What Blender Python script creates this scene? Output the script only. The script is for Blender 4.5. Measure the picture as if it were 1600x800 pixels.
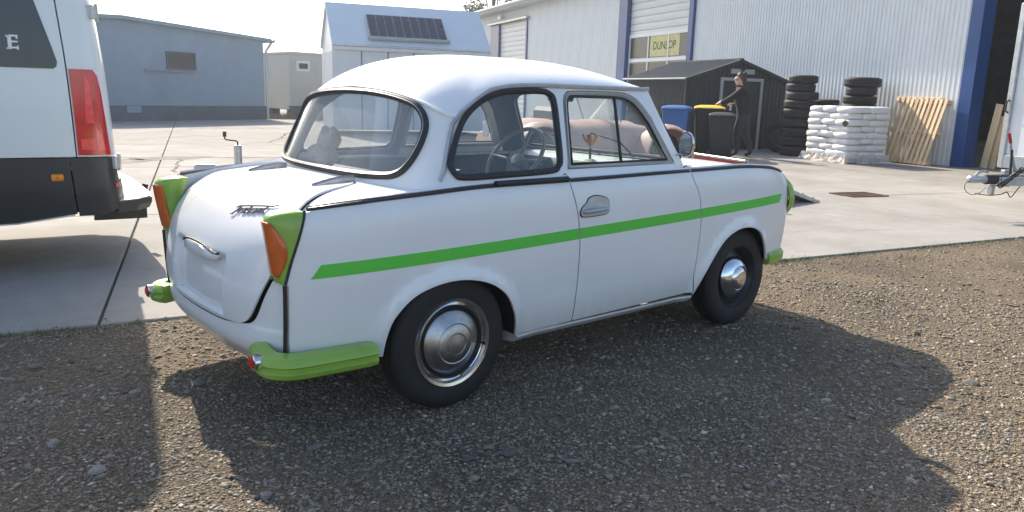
import bpy, bmesh, math, random
import numpy as np
from mathutils import Vector, Matrix
from mathutils.geometry import delaunay_2d_cdt

for o in list(bpy.data.objects):
    bpy.data.objects.remove(o)
scene = bpy.context.scene
COL = scene.collection
PI = math.pi
R = math.radians

# ------------------------------------------------------------------ camera
CAM = (-1.792, -3.124, 1.266)
YAW, PITCH, ROLL, FPX = R(49.19), R(-11.72), R(1.73), 1219.6
_f = Vector((math.cos(YAW) * math.cos(PITCH), math.sin(YAW) * math.cos(PITCH), math.sin(PITCH)))
_r = _f.cross(Vector((0, 0, 1))).normalized()
_u = _r.cross(_f)
_rr = math.cos(ROLL) * _r + math.sin(ROLL) * _u
_uu = -math.sin(ROLL) * _r + math.cos(ROLL) * _u
cd = bpy.data.cameras.new('camera')
cd.sensor_width = 36
cd.lens = FPX * 36 / 1600
cd.clip_start = 0.05
cd.clip_end = 3000
cam = bpy.data.objects.new('camera', cd)
M = Matrix.Identity(4)
for i in range(3):
    M[i][0] = _rr[i]; M[i][1] = _uu[i]; M[i][2] = -_f[i]; M[i][3] = CAM[i]
cam.matrix_world = M
COL.objects.link(cam)
scene.camera = cam

# ------------------------------------------------------------------ sky, sun, exposure
SUN_YAW, SUN_EL = R(80), R(37)
world = bpy.data.worlds.new('World')
scene.world = world
world.use_nodes = True
wn = world.node_tree
wn.nodes.clear()
wo = wn.nodes.new('ShaderNodeOutputWorld')
wb = wn.nodes.new('ShaderNodeBackground')
sk = wn.nodes.new('ShaderNodeTexSky')
sk.sky_type = 'NISHITA'
sk.sun_disc = False
sk.sun_elevation = SUN_EL
sk.sun_rotation = PI / 2 - SUN_YAW
sk.air_density = 1.0
sk.dust_density = 2.0
sk.ozone_density = 1.0
wb.inputs['Strength'].default_value = 0.13
wn.links.new(sk.outputs[0], wb.inputs['Color'])
wn.links.new(wb.outputs[0], wo.inputs['Surface'])
sl = bpy.data.lights.new('sun', 'SUN')
sl.energy = 4.1
sl.angle = R(0.6)
sl.color = (1.0, 0.89, 0.74)
so = bpy.data.objects.new('sun', sl)
sd = Vector((math.cos(SUN_YAW) * math.cos(SUN_EL), math.sin(SUN_YAW) * math.cos(SUN_EL), math.sin(SUN_EL)))
so.rotation_euler = sd.to_track_quat('Z', 'Y').to_euler()
so.location = (0, 0, 20)
COL.objects.link(so)
vs = scene.view_settings
vs.view_transform = 'Standard'
vs.look = 'None'
vs.exposure = 1.08
vs.gamma = 1.0

# ------------------------------------------------------------------ materials
def newmat(name):
    m = bpy.data.materials.new(name)
    m.use_nodes = True
    nt = m.node_tree
    return m, nt, nt.nodes['Principled BSDF']

def lin(c):
    return tuple((v / 12.92 if v <= .04045 else ((v + .055) / 1.055) ** 2.4) for v in (x / 255 for x in c))

def mat(name, col, rough=.5, metal=0., var=.0, scale=8., bump=0., bscale=None, coat=0., dirt=None, dscale=2.5,
        damt=.3, spec=.5, rvar=0., tint=None, stretch=None, trans=0., emit=None):
    """principled with optional procedural colour variation, dirt patches and relief (object space)"""
    m, nt, b = newmat(name)
    n, l = nt.nodes, nt.links
    b.inputs['Base Color'].default_value = (*col, 1)
    b.inputs['Roughness'].default_value = rough
    b.inputs['Metallic'].default_value = metal
    b.inputs['Specular IOR Level'].default_value = spec
    if coat:
        b.inputs['Coat Weight'].default_value = coat
        b.inputs['Coat Roughness'].default_value = .06
    if trans:
        b.inputs['Transmission Weight'].default_value = trans
    if not (var or bump or dirt or rvar):
        return m
    tc = n.new('ShaderNodeTexCoord')
    vec = tc.outputs['Object']
    if stretch:
        mp = n.new('ShaderNodeMapping')
        mp.inputs['Scale'].default_value = stretch
        l.new(vec, mp.inputs['Vector'])
        vec = mp.outputs[0]
    out = None
    if var:
        t = n.new('ShaderNodeTexNoise')
        t.inputs['Scale'].default_value = scale
        t.inputs['Detail'].default_value = 6
        t.inputs['Roughness'].default_value = .65
        l.new(vec, t.inputs['Vector'])
        mx = n.new('ShaderNodeMix')
        mx.data_type = 'RGBA'
        tn = tint or tuple(c * (1 - var) for c in col)
        mx.inputs[6].default_value = (*tn, 1)
        mx.inputs[7].default_value = (*[min(1, c * (1 + var)) for c in col], 1)
        cr = n.new('ShaderNodeMapRange')
        cr.inputs['From Min'].default_value = .3
        cr.inputs['From Max'].default_value = .7
        l.new(t.outputs[0], cr.inputs['Value'])
        l.new(cr.outputs[0], mx.inputs[0])
        out = mx.outputs[2]
    if dirt:
        t2 = n.new('ShaderNodeTexNoise')
        t2.inputs['Scale'].default_value = dscale
        t2.inputs['Detail'].default_value = 8
        t2.inputs['Roughness'].default_value = .7
        l.new(tc.outputs['Object'], t2.inputs['Vector'])
        c2 = n.new('ShaderNodeMapRange')
        c2.inputs['From Min'].default_value = .48
        c2.inputs['From Max'].default_value = .75
        c2.inputs['To Max'].default_value = damt
        l.new(t2.outputs[0], c2.inputs['Value'])
        m2 = n.new('ShaderNodeMix')
        m2.data_type = 'RGBA'
        if out:
            l.new(out, m2.inputs[6])
        else:
            m2.inputs[6].default_value = (*col, 1)
        m2.inputs[7].default_value = (*dirt, 1)
        l.new(c2.outputs[0], m2.inputs[0])
        out = m2.outputs[2]
    if out:
        l.new(out, b.inputs['Base Color'])
    if rvar:
        t4 = n.new('ShaderNodeTexNoise')
        t4.inputs['Scale'].default_value = 5
        t4.inputs['Detail'].default_value = 5
        l.new(tc.outputs['Object'], t4.inputs['Vector'])
        c4 = n.new('ShaderNodeMapRange')
        c4.inputs['To Min'].default_value = max(0, rough - rvar)
        c4.inputs['To Max'].default_value = min(1, rough + rvar)
        l.new(t4.outputs[0], c4.inputs['Value'])
        l.new(c4.outputs[0], b.inputs['Roughness'])
    if bump:
        t3 = n.new('ShaderNodeTexNoise')
        t3.inputs['Scale'].default_value = bscale or scale * 4
        t3.inputs['Detail'].default_value = 5
        l.new(vec, t3.inputs['Vector'])
        bp = n.new('ShaderNodeBump')
        bp.inputs['Strength'].default_value = min(1, bump)
        bp.inputs['Distance'].default_value = .01
        l.new(t3.outputs[0], bp.inputs['Height'])
        l.new(bp.outputs[0], b.inputs['Normal'])
    return m

def dusty(m, z0, z1, col, amt):
    """road dust thrown up on the lower bodywork: patchy, densest near z0"""
    nt = m.node_tree; n, l = nt.nodes, nt.links
    b = n['Principled BSDF']
    src = b.inputs['Base Color'].links[0].from_socket
    tc = n.new('ShaderNodeTexCoord'); sp = n.new('ShaderNodeSeparateXYZ'); l.new(tc.outputs['Object'], sp.inputs[0])
    mr = n.new('ShaderNodeMapRange'); mr.inputs['From Min'].default_value = z1; mr.inputs['From Max'].default_value = z0
    l.new(sp.outputs['Z'], mr.inputs['Value'])
    ns = n.new('ShaderNodeTexNoise'); ns.inputs['Scale'].default_value = 14; ns.inputs['Detail'].default_value = 9; ns.inputs['Roughness'].default_value = .75
    l.new(tc.outputs['Object'], ns.inputs['Vector'])
    pw = n.new('ShaderNodeMath'); pw.operation = 'MULTIPLY'; l.new(mr.outputs[0], pw.inputs[0]); l.new(ns.outputs[0], pw.inputs[1])
    p2 = n.new('ShaderNodeMath'); p2.operation = 'MULTIPLY'; p2.use_clamp = True; p2.inputs[1].default_value = amt * 1.6; l.new(pw.outputs[0], p2.inputs[0])
    mx = n.new('ShaderNodeMix'); mx.data_type = 'RGBA'; mx.inputs[7].default_value = (*col, 1)
    l.new(p2.outputs[0], mx.inputs[0]); l.new(src, mx.inputs[6]); l.new(mx.outputs[2], b.inputs['Base Color'])
    return m

def glassmat(name, tint=(.9, .95, .95), op=.0, refl=1.0, film=(.6, .65, .68)):
    """thin window glass: mostly clear, fresnel reflections, a pale film for dust and painted glare"""
    m, nt, b = newmat(name)
    n, l = nt.nodes, nt.links
    n.remove(b)
    o = n['Material Output']
    tr = n.new('ShaderNodeBsdfTransparent'); tr.inputs[0].default_value = (*tint, 1)
    gl = n.new('ShaderNodeBsdfGlossy'); gl.inputs['Roughness'].default_value = .02
    df = n.new('ShaderNodeBsdfDiffuse'); df.inputs[0].default_value = (*film, 1)
    fr = n.new('ShaderNodeFresnel')
    # thin pane: same reflectance from both sides (no internal total reflection)
    ge = n.new('ShaderNodeNewGeometry'); mm = n.new('ShaderNodeMath'); mm.operation = 'MULTIPLY_ADD'
    mm.inputs[1].default_value = 1 / 1.5 - 1.5; mm.inputs[2].default_value = 1.5
    l.new(ge.outputs['Backfacing'], mm.inputs[0]); l.new(mm.outputs[0], fr.inputs[0])
    m1 = n.new('ShaderNodeMixShader'); m1.inputs[0].default_value = op
    m2 = n.new('ShaderNodeMixShader')
    l.new(tr.outputs[0], m1.inputs[1]); l.new(df.outputs[0], m1.inputs[2])
    l.new(fr.outputs[0], m2.inputs[0]); l.new(m1.outputs[0], m2.inputs[1]); l.new(gl.outputs[0], m2.inputs[2])
    l.new(m2.outputs[0], o.inputs['Surface'])
    return m

MT = {}
def defmats():
    W = MT
    W['car_white'] = dusty(mat('car_white', (.81, .81, .805), .30, var=.02, scale=3, coat=.55, dirt=(.42, .39, .34), dscale=5, damt=.09, rvar=.06), .20, .40, (.30, .26, .21), .55)
    W['car_green'] = mat('car_green', (.25, .43, .05), .30, var=.06, scale=6, coat=.3, dirt=(.12, .14, .05), dscale=9, damt=.35)
    W['stripe_green'] = mat('stripe_green', (.10, .58, .06), .42, var=.03, scale=6)
    W['orange_lens'] = mat('orange_lens', (.62, .12, .015), .25, var=.12, scale=30, coat=.5, bump=.15, bscale=80)
    W['red_lens'] = mat('red_lens', (.55, .012, .012), .22, var=.1, scale=10, coat=.5)
    W['van_lens'] = mat('van_lens', (.52, .012, .02), .12, var=.25, scale=9, coat=.6)
    W['chrome'] = mat('chrome', (.72, .73, .75), .14, 1., var=.12, scale=18, rvar=.08)
    W['chrome_dull'] = mat('chrome_dull', (.42, .42, .43), .36, 1., var=.2, scale=14, rvar=.1, dirt=(.15, .11, .08), dscale=12, damt=.5)
    W['alu'] = mat('alu', (.50, .50, .50), .42, .7, var=.15, scale=20)
    W['rubber'] = mat('rubber', (.018, .019, .021), .55, var=.3, scale=30)
    W['tyre'] = mat('tyre', (.013, .013, .014), .72, var=.3, scale=12, dirt=(.09, .08, .07), dscale=4, damt=.2, bump=.1, bscale=90)
    W['black_plastic'] = mat('black_plastic', (.022, .024, .027), .5, var=.2, scale=10, bump=.08, bscale=200)
    W['well_black'] = mat('well_black', (.012, .012, .012), .9)
    W['black_steel'] = mat('black_steel', (.018, .018, .02), .4, var=.2, scale=20)
    W['vinyl_grey'] = mat('vinyl_grey', (.075, .085, .095), .6, var=.15, scale=10, bump=.1, bscale=150)
    W['vinyl_dark'] = mat('vinyl_dark', (.04, .045, .05), .6, var=.15, scale=10)
    W['headliner'] = mat('headliner', (.16, .17, .17), .9)
    W['dash_white'] = mat('dash_white', (.60, .64, .60), .35, var=.04, scale=6)
    W['bakelite'] = mat('bakelite', (.30, .28, .25), .35, var=.1, scale=9)
    W['frame_grey'] = mat('frame_grey', (.44, .42, .40), .45, .25, var=.12, scale=14, stretch=(1, 1, .3))
    W['plush'] = mat('plush', (.62, .58, .50), .95, var=.15, scale=25, bump=.6, bscale=60)
    W['yellow_cloth'] = mat('yellow_cloth', (.75, .35, .02), .7, var=.3, scale=30)
    W['leaf_green'] = mat('leaf_green', (.05, .12, .03), .7, var=.3, scale=20)
    W['glass'] = glassmat('glass', (.90, .94, .94), .10)
    W['glass_dusty_glare'] = glassmat('glass_dusty_glare', (.88, .92, .92), .24, film=(.75, .78, .80))  # dust film, made paler to paint a hazy reflection into the pane
    W['glass_dark'] = mat('glass_dark', (.006, .010, .014), .08, var=.2, scale=2, coat=.3)
    W['mirror'] = mat('mirror', (.85, .87, .88), .03, 1.)
    W['head_glass'] = mat('head_glass', (.75, .78, .8), .1, .6)
defmats()

# ------------------------------------------------------------------ mesh helpers
def link(name, me, parent=None, kind=None):
    o = bpy.data.objects.new(name, me)
    COL.objects.link(o)
    if parent is not None:
        o.parent = parent
    if kind:
        o['kind'] = kind
    return o

def tag(o, label, cat, group=None):
    o['label'] = label
    o['category'] = cat
    if group:
        o['group'] = group
    return o

def thing(name, label, cat, loc=(0, 0, 0), rz=0., group=None):
    o = bpy.data.objects.new(name, None)
    o.empty_display_size = .2
    o.location = loc
    o.rotation_euler = (0, 0, rz)
    COL.objects.link(o)
    return tag(o, label, cat, group)

def mesh(name, V, F, mt, smooth=False, normals=None, sharp=None):
    me = bpy.data.meshes.new(name)
    me.from_pydata([tuple(v) for v in V], [], F)
    me.validate()
    if mt is not None:
        me.materials.append(MT[mt] if isinstance(mt, str) else mt)
    if smooth:
        me.polygons.foreach_set('use_smooth', [True] * len(me.polygons))
        if sharp is not None:
            me.set_sharp_from_angle(angle=sharp)
        if normals is not None:
            me.normals_split_custom_set_from_vertices([tuple(n) for n in normals])
    me.update()
    return me

class MB:
    """collects shapes for ONE mesh object"""
    def __init__(s):
        s.V = []; s.F = []
    def add(s, V, F):
        k = len(s.V)
        s.V += [tuple(v) for v in V]
        s.F += [tuple(i + k for i in f) for f in F]
        return s
    def box(s, c, d, rot=None, bev=0.):
        x, y, z = d[0] / 2, d[1] / 2, d[2] / 2
        b = min(bev, x * .9, y * .9, z * .9)
        if b <= 0:
            V = [Vector((i, j, k)) for i in (-x, x) for j in (-y, y) for k in (-z, z)]
            F = [(0, 1, 3, 2), (4, 6, 7, 5), (0, 4, 5, 1), (2, 3, 7, 6), (0, 2, 6, 4), (1, 5, 7, 3)]
        else:
            V = []; idx = {}
            for i in (-1, 1):
                for j in (-1, 1):
                    for k in (-1, 1):
                        for a in range(3):
                            p = [i * (x - b), j * (y - b), k * (z - b)]
                            p[a] = (i * x, j * y, k * z)[a]
                            idx[(i, j, k, a)] = len(V)
                            V.append(Vector(p))
            F = []
            for a in range(3):
                o1, o2 = [t for t in range(3) if t != a]
                for sg in (-1, 1):
                    q = []
                    for (m1, m2) in ((-1, -1), (1, -1), (1, 1), (-1, 1)):
                        t = [0, 0, 0]; t[a] = sg; t[o1] = m1; t[o2] = m2
                        q.append(idx[(*t, a)])
                    F.append(tuple(q))
            for a in range(3):
                o1, o2 = [t for t in range(3) if t != a]
                for m1 in (-1, 1):
                    for m2 in (-1, 1):
                        q = []
                        for (sg, ax) in ((-1, o1), (1, o1), (1, o2), (-1, o2)):
                            t = [0, 0, 0]; t[a] = sg; t[o1] = m1; t[o2] = m2
                            q.append(idx[(*t, ax)])
                        F.append(tuple(q))
            for i in (-1, 1):
                for j in (-1, 1):
                    for k in (-1, 1):
                        F.append(tuple(idx[(i, j, k, a)] for a in range(3)))
        if rot is not None:
            if not isinstance(rot, Matrix):
                rot = Matrix.Rotation(rot, 3, 'Z')
            V = [rot @ v for v in V]
        c = Vector(c)
        return s.add([v + c for v in V], F)
    def tube(s, pts, r, n=8, closed=False, caps=True, flat=None):
        P = [Vector(p) for p in pts]
        m = len(P)
        if m < 2:
            return s
        rr = r if isinstance(r, (list, tuple)) else [r] * m
        V = []; prev = None
        for i in range(m):
            if closed:
                t = (P[(i + 1) % m] - P[i - 1])
            else:
                t = P[min(i + 1, m - 1)] - P[max(i - 1, 0)]
            if t.length < 1e-9:
                t = Vector((0, 0, 1))
            t.normalize()
            if prev is None:
                a = Vector((0, 0, 1)) if abs(t.z) < .9 else Vector((1, 0, 0))
                nrm = (a - t * a.dot(t)).normalized()
            else:
                nrm = prev - t * prev.dot(t)
                if nrm.length < 1e-6:
                    nrm = t.orthogonal()
                nrm.normalize()
            prev = nrm
            bn = t.cross(nrm)
            for k in range(n):
                an = 2 * PI * k / n
                V.append(P[i] + (nrm * math.cos(an) + bn * math.sin(an) * (flat or 1)) * rr[i])
        F = []
        for i in range(m if closed else m - 1):
            j = (i + 1) % m
            for k in range(n):
                l = (k + 1) % n
                F.append((i * n + k, i * n + l, j * n + l, j * n + k))
        if caps and not closed:
            F.append(tuple(range(n - 1, -1, -1)))
            F.append(tuple((m - 1) * n + k for k in range(n)))
        return s.add(V, F)
    def lathe(s, prof, n=24, axis='Y', c=(0, 0, 0), cap=True):
        """prof: (radius, along) pairs turned about an axis through c"""
        V = []; F = []
        for r_, a in prof:
            for k in range(n):
                an = 2 * PI * k / n
                u, v = r_ * math.cos(an), r_ * math.sin(an)
                p = {'X': (a, u, v), 'Y': (v, a, u), 'Z': (u, v, a)}[axis]
                V.append((p[0] + c[0], p[1] + c[1], p[2] + c[2]))
        m = len(prof)
        for i in range(m - 1):
            for k in range(n):
                l = (k + 1) % n
                F.append((i * n + k, i * n + l, (i + 1) * n + l, (i + 1) * n + k))
        if cap:
            if prof[0][0] > 1e-6: F.append(tuple(range(n - 1, -1, -1)))
            if prof[-1][0] > 1e-6: F.append(tuple((m - 1) * n + k for k in range(n)))
        return s.add(V, F)
    def loft(s, rings, closed=True, caps=True):
        """rings: equal-length lists of points"""
        n = len(rings[0]); V = [p for r_ in rings for p in r_]; F = []
        for i in range(len(rings) - 1):
            for k in range(n if closed else n - 1):
                l = (k + 1) % n
                F.append((i * n + k, i * n + l, (i + 1) * n + l, (i + 1) * n + k))
        if caps and closed:
            F.append(tuple(range(n - 1, -1, -1)))
            F.append(tuple((len(rings) - 1) * n + k for k in range(n)))
        return s.add(V, F)
    def prism(s, poly, a, b, frame=None):
        """poly in 2D (u,v) extruded w from a to b; frame maps (u,v,w)->3D"""
        fr = frame or (lambda u, v, w: (u, v, w))
        n = len(poly)
        V = [fr(u, v, a) for u, v in poly] + [fr(u, v, b) for u, v in poly]
        F = [tuple(range(n - 1, -1, -1)), tuple(range(n, 2 * n))]
        F += [(k, (k + 1) % n, n + (k + 1) % n, n + k) for k in range(n)]
        return s.add(V, F)
    def me(s, name, mt, smooth=False, sharp=R(35), fix=True):
        me = bpy.data.meshes.new(name)
        me.from_pydata(s.V, [], s.F)
        if fix:
            bm = bmesh.new(); bm.from_mesh(me)
            bmesh.ops.recalc_face_normals(bm, faces=bm.faces)
            bm.to_mesh(me); bm.free()
        me.materials.append(MT[mt] if isinstance(mt, str) else mt)
        if smooth:
            me.polygons.foreach_set('use_smooth', [True] * len(me.polygons))
            me.set_sharp_from_angle(angle=sharp)
        me.update()
        return me
    def build(s, name, mt, parent=None, smooth=False, sharp=R(35), kind=None):
        return link(name, s.me(name, mt, smooth, sharp), parent, kind)

def spl(xs, ys, x):
    """monotone-ish smooth (pchip) interpolation, numpy"""
    xs = np.asarray(xs, float); ys = np.asarray(ys, float); x = np.asarray(x, float)
    h = np.diff(xs); d = np.diff(ys) / h
    m = np.zeros_like(ys)
    for i in range(1, len(xs) - 1):
        if d[i - 1] * d[i] > 0:
            w1 = 2 * h[i] + h[i - 1]; w2 = h[i] + 2 * h[i - 1]
            m[i] = (w1 + w2) / (w1 / d[i - 1] + w2 / d[i])
    m[0] = d[0]; m[-1] = d[-1]
    xc = np.clip(x, xs[0], xs[-1])
    i = np.clip(np.searchsorted(xs, xc) - 1, 0, len(h) - 1)
    t = (xc - xs[i]) / h[i]
    return ((2 * t**3 - 3 * t**2 + 1) * ys[i] + (t**3 - 2 * t**2 + t) * h[i] * m[i]
            + (-2 * t**3 + 3 * t**2) * ys[i + 1] + (t**3 - t**2) * h[i] * m[i + 1])

def crv(pts, n=8, closed=False):
    """Catmull-Rom through points of any dimension"""
    P = [np.array(p, float) for p in pts]
    m = len(P); out = []
    for i in range(m if closed else m - 1):
        p1, p2 = P[i], P[(i + 1) % m]
        p0 = P[i - 1] if (i > 0 or closed) else 2 * p1 - p2
        p3 = P[(i + 2) % m] if (i + 2 < m or closed) else 2 * p2 - p1
        for k in range(n):
            t = k / n
            out.append(.5 * (2 * p1 + (p2 - p0) * t + (2 * p0 - 5 * p1 + 4 * p2 - p3) * t * t + (3 * p1 - p0 - 3 * p2 + p3) * t**3))
    if not closed:
        out.append(P[-1])
    return [tuple(float(v) for v in p) for p in out]

def inside(P, poly):
    x, y = P[:, 0], P[:, 1]
    r = np.zeros(len(P), bool)
    n = len(poly)
    for i in range(n):
        x1, y1 = poly[i]; x2, y2 = poly[(i + 1) % n]
        if y1 == y2:
            continue
        c = ((y1 > y) != (y2 > y)) & (x < (x2 - x1) * (y - y1) / (y2 - y1) + x1)
        r ^= c
    return r

def segdist(P, poly, closed=True):
    d = np.full(len(P), 1e9)
    n = len(poly)
    for i in range(n if closed else n - 1):
        a = np.array(poly[i]); b = np.array(poly[(i + 1) % n])
        ab = b - a; L = (ab * ab).sum()
        if L < 1e-14:
            continue
        t = np.clip(((P - a) @ ab) / L, 0, 1)
        d = np.minimum(d, np.hypot(*(P - a - t[:, None] * ab).T))
    return d

def dens(poly, step, closed=True):
    out = []
    n = len(poly)
    for i in range(n if closed else n - 1):
        a = poly[i]; b = poly[(i + 1) % n]
        k = max(1, int(math.ceil(math.hypot(b[0] - a[0], b[1] - a[1]) / step)))
        for j in range(k):
            out.append((a[0] + (b[0] - a[0]) * j / k, a[1] + (b[1] - a[1]) * j / k))
    if not closed:
        out.append(poly[-1])
    return out

def panel(name, outline, holes, func, step, mt, parent, thick=.008, off=0., flip=False, out=1., dstep=None):
    """curved sheet: 2D outline (+holes) triangulated and mapped by func(u,v)->(N,3); func is vectorised.
    out=+1/-1 picks which way the normal du x dv points outward."""
    ds = dstep or step
    loops = [dens(outline, ds)] + [dens(h, ds) for h in holes]
    allp = [p for L in loops for p in L]
    us = [p[0] for p in loops[0]]; vs_ = [p[1] for p in loops[0]]
    gu, gv = np.meshgrid(np.arange(min(us) + step * .5, max(us), step), np.arange(min(vs_) + step * .5, max(vs_), step))
    gu = gu + (np.arange(gu.shape[0]) % 2)[:, None] * step * .5
    G = np.stack([gu.ravel(), gv.ravel()], 1)
    ok = inside(G, loops[0])
    for h in loops[1:]:
        ok &= ~inside(G, h)
    G = G[ok]
    for L in loops:
        if len(G):
            G = G[segdist(G, L) > step * .45]
    verts = [Vector(p) for p in allp] + [Vector((float(a), float(b))) for a, b in G]
    edges = []; k = 0
    for L in loops:
        n = len(L)
        edges += [(k + i, k + (i + 1) % n) for i in range(n)]
        k += n
    r_ = delaunay_2d_cdt(verts, edges, [], 0, 1e-7)
    P2 = np.array([(v.x, v.y) for v in r_[0]]); tris = r_[2]
    cen = np.array([P2[list(t)].mean(0) for t in tris])
    ok = inside(cen, loops[0])
    for h in loops[1:]:
        ok &= ~inside(cen, h)
    T = [tuple(t) for t, o in zip(tris, ok) if o]
    e = 1e-4
    Q = func(P2[:, 0], P2[:, 1])
    du = func(P2[:, 0] + e, P2[:, 1]) - func(P2[:, 0] - e, P2[:, 1])
    dv = func(P2[:, 0], P2[:, 1] + e) - func(P2[:, 0], P2[:, 1] - e)
    N = np.cross(du, dv) * out
    N /= np.maximum(np.linalg.norm(N, axis=1, keepdims=True), 1e-12)
    Q = Q + N * off
    # boundary edges
    cnt = {}
    for t in T:
        for a, b in ((t[0], t[1]), (t[1], t[2]), (t[2], t[0])):
            kx = (min(a, b), max(a, b))
            cnt.setdefault(kx, []).append((a, b))
    n0 = len(Q)
    V = list(map(tuple, Q)); NN = list(map(tuple, N)); F = []
    for t in T:
        a, b, c = (Q[i] for i in t)
        F.append(t if np.dot(np.cross(b - a, c - a), N[t[0]]) > 0 else (t[0], t[2], t[1]))
    if thick:
        B = Q - N * thick
        V += list(map(tuple, B)); NN += list(map(tuple, -N))
        F += [(a + n0, c + n0, b + n0) for a, b, c in F[:]]
        orient = {}
        for f in F[:len(T)]:
            for a, b in ((f[0], f[1]), (f[1], f[2]), (f[2], f[0])):
                orient[(a, b)] = 1
        rim = [(a, b) for (a, b) in orient if (b, a) not in orient]
        dup = {}
        def dv_(i):
            if i not in dup:
                dup[i] = len(V)
                V.append(V[i]); NN.append((0, 0, 0))
                V.append(V[i + n0]); NN.append((0, 0, 0))
            return dup[i]
        for a, b in rim:
            x, y = dv_(a), dv_(b)
            F.append((y, x, x + 1, y + 1))
    me = bpy.data.meshes.new(name)
    me.from_pydata(V, [], F)
    me.materials.append(MT[mt] if isinstance(mt, str) else mt)
    me.polygons.foreach_set('use_smooth', [True] * len(me.polygons))
    me.normals_split_custom_set_from_vertices(NN)
    me.update()
    return link(name, me, parent)

def gridmesh(name, P, mt, parent, smooth=True, closed_u=False, sharp=R(50), thick=0., kind=None):
    """P[i][j] -> grid surface"""
    P = np.asarray(P, float); a, b = P.shape[:2]
    V = P.reshape(-1, 3); F = []
    for i in range(a if closed_u else a - 1):
        for j in range(b - 1):
            i2 = (i + 1) % a
            F.append((i * b + j, i2 * b + j, i2 * b + j + 1, i * b + j + 1))
    me = mesh(name, V, F, mt, smooth, sharp=sharp)
    o = link(name, me, parent, kind)
    if thick:
        md = o.modifiers.new('thickness', 'SOLIDIFY'); md.thickness = thick; md.offset = 0
    return o

def copytree(o, parent=None):
    c = o.copy()
    COL.objects.link(c)
    c.parent = parent
    for ch in list(o.children):
        copytree(ch, c)
    return c

def mir(pts):
    return [(p[0], -p[1], p[2]) for p in pts]
# ================================================================== the vintage saloon
SX = [-.72, -.60, -.45, -.3, 0, .5, 1.0, 1.5, 1.9, 2.2, 2.4, 2.5, 2.57]
SY = [.632, .664, .690, .706, .724, .733, .735, .732, .720, .702, .678, .655, .615]
SZ = [.20, .27, .35, .5, .65, .75, .83, .875, .90, .925]
SD = [-.05, -.030, -.014, .003, .011, .010, .004, -.004, -.014, -.032]
BX = [-.72, -.62, -.22, .2, .6, 1.46, 1.87, 2.2, 2.38, 2.5, 2.57]
BZ = [.838, .849, .879, .898, .900, .908, .910, .896, .868, .826, .775]
ARCH_R = crv([(-.325, .285), (-.315, .36), (-.285, .435), (-.205, .508), (-.087, .544), (.03, .545), (.15, .513), (.24, .452), (.292, .37), (.312, .31), (.319, .252)], 5)
ARCH_F = crv([(1.556, .252), (1.60, .325), (1.68, .445), (1.76, .528), (1.85, .570), (1.95, .584), (2.06, .570), (2.15, .526), (2.22, .44), (2.262, .36)], 5)

def belt(x):
    return spl(BX, BZ, x)

def sideY(x, z):
    x = np.asarray(x, float); z = np.asarray(z, float)
    x, z = np.broadcast_arrays(x, z)
    y = spl(SX, SY, x)
    zz = z - (belt(x) - .90)          # section follows the belt line
    y = y + spl(SZ, SD, np.where(z > .7, zz, z + (zz - z) * np.clip((z - .4) / .3, 0, 1)))
    P = np.stack([x.ravel(), z.ravel()], 1)
    for A in (ARCH_R, ARCH_F):
        d = segdist(P, A, False).reshape(x.shape)
        t = np.clip(1 - d / .062, 0, 1)
        y = y + .021 * t * t * (3 - 2 * t)
    return y

def side_fn(sg):
    def f(x, z):
        return np.stack([x, sg * sideY(x, z), z], 1)
    return f

# --- greenhouse: horizontal sections are rounded rectangles
XC, XF0, NR, NF = .25, 1.15, 3.6, 5.0
def g_w(z): return .700 - .28 * (z - .9)
def g_xr(z): return -.195 + .45 * (z - .92)
def g_xf(z): return 1.60 - .74 * (z - .92)
def shell(u, z):
    u = np.asarray(u, float); z = np.asarray(z, float)
    q = np.abs(u); s_ = np.where(u >= 0, -1., 1.)
    w = g_w(z)
    ph = np.clip(q, 0, 1) * PI / 2
    c, s = np.cos(ph), np.sin(ph)
    rr = (np.abs(c)**NR + np.abs(s)**NR)**(-1 / NR)
    xr_ = XC - (XC - g_xr(z)) * rr * c; yr_ = w * rr * s
    ph2 = np.clip(q - 2, 0, 1.2) * PI / 2
    c2, s2 = np.cos(ph2), np.sin(ph2)
    r2 = (np.abs(c2)**NF + np.abs(s2)**NF)**(-1 / NF)
    xf_ = XF0 + (g_xf(z) - XF0) * r2 * s2; yf_ = w * r2 * c2
    xs_ = XC + (XF0 - XC) * (q - 1)
    x = np.where(q < 1, xr_, np.where(q <= 2, xs_, xf_))
    y = np.where(q < 1, yr_, np.where(q <= 2, w, yf_))
    return np.stack([x, y * s_, z], 1)
def u_side(x, z):
    if x < XC:
        c = min(1, (XC - x) / (XC - g_xr(z))); s = (1 - c**NR)**(1 / NR)
        return math.atan2(s, c) / (PI / 2)
    if x <= XF0:
        return 1 + (x - XC) / (XF0 - XC)
    c = min(1, (x - XF0) / (g_xf(z) - XF0)); s = (1 - c**NF)**(1 / NF)
    return 2 + math.atan2(c, s) / (PI / 2)
def u_rear(y, z):
    s = abs(y) / g_w(z); c = (1 - s**NR)**(1 / NR)
    return math.copysign(math.atan2(s, c) / (PI / 2), y)
def u_front(y, z):
    s = abs(y) / g_w(z); c = (1 - s**NF)**(1 / NF)
    return 2 + math.atan2(c, s) / (PI / 2)
def s3(u, z, off=0.):
    """point(s) on the greenhouse, moved out by off"""
    u = np.atleast_1d(np.asarray(u, float)); z = np.atleast_1d(np.asarray(z, float))
    P = shell(u, z); e = 1e-4
    N = np.cross(shell(u + e, z) - shell(u - e, z), shell(u, z + e) - shell(u, z - e))
    N /= np.linalg.norm(N, axis=1, keepdims=True)
    return P + N * off * SHELL_OUT
SHELL_OUT = 1.
_p = shell(np.array([1.5, 1.5001]), np.array([1.1, 1.1])); _q = shell(np.array([1.5]), np.array([1.1001]))
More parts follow.
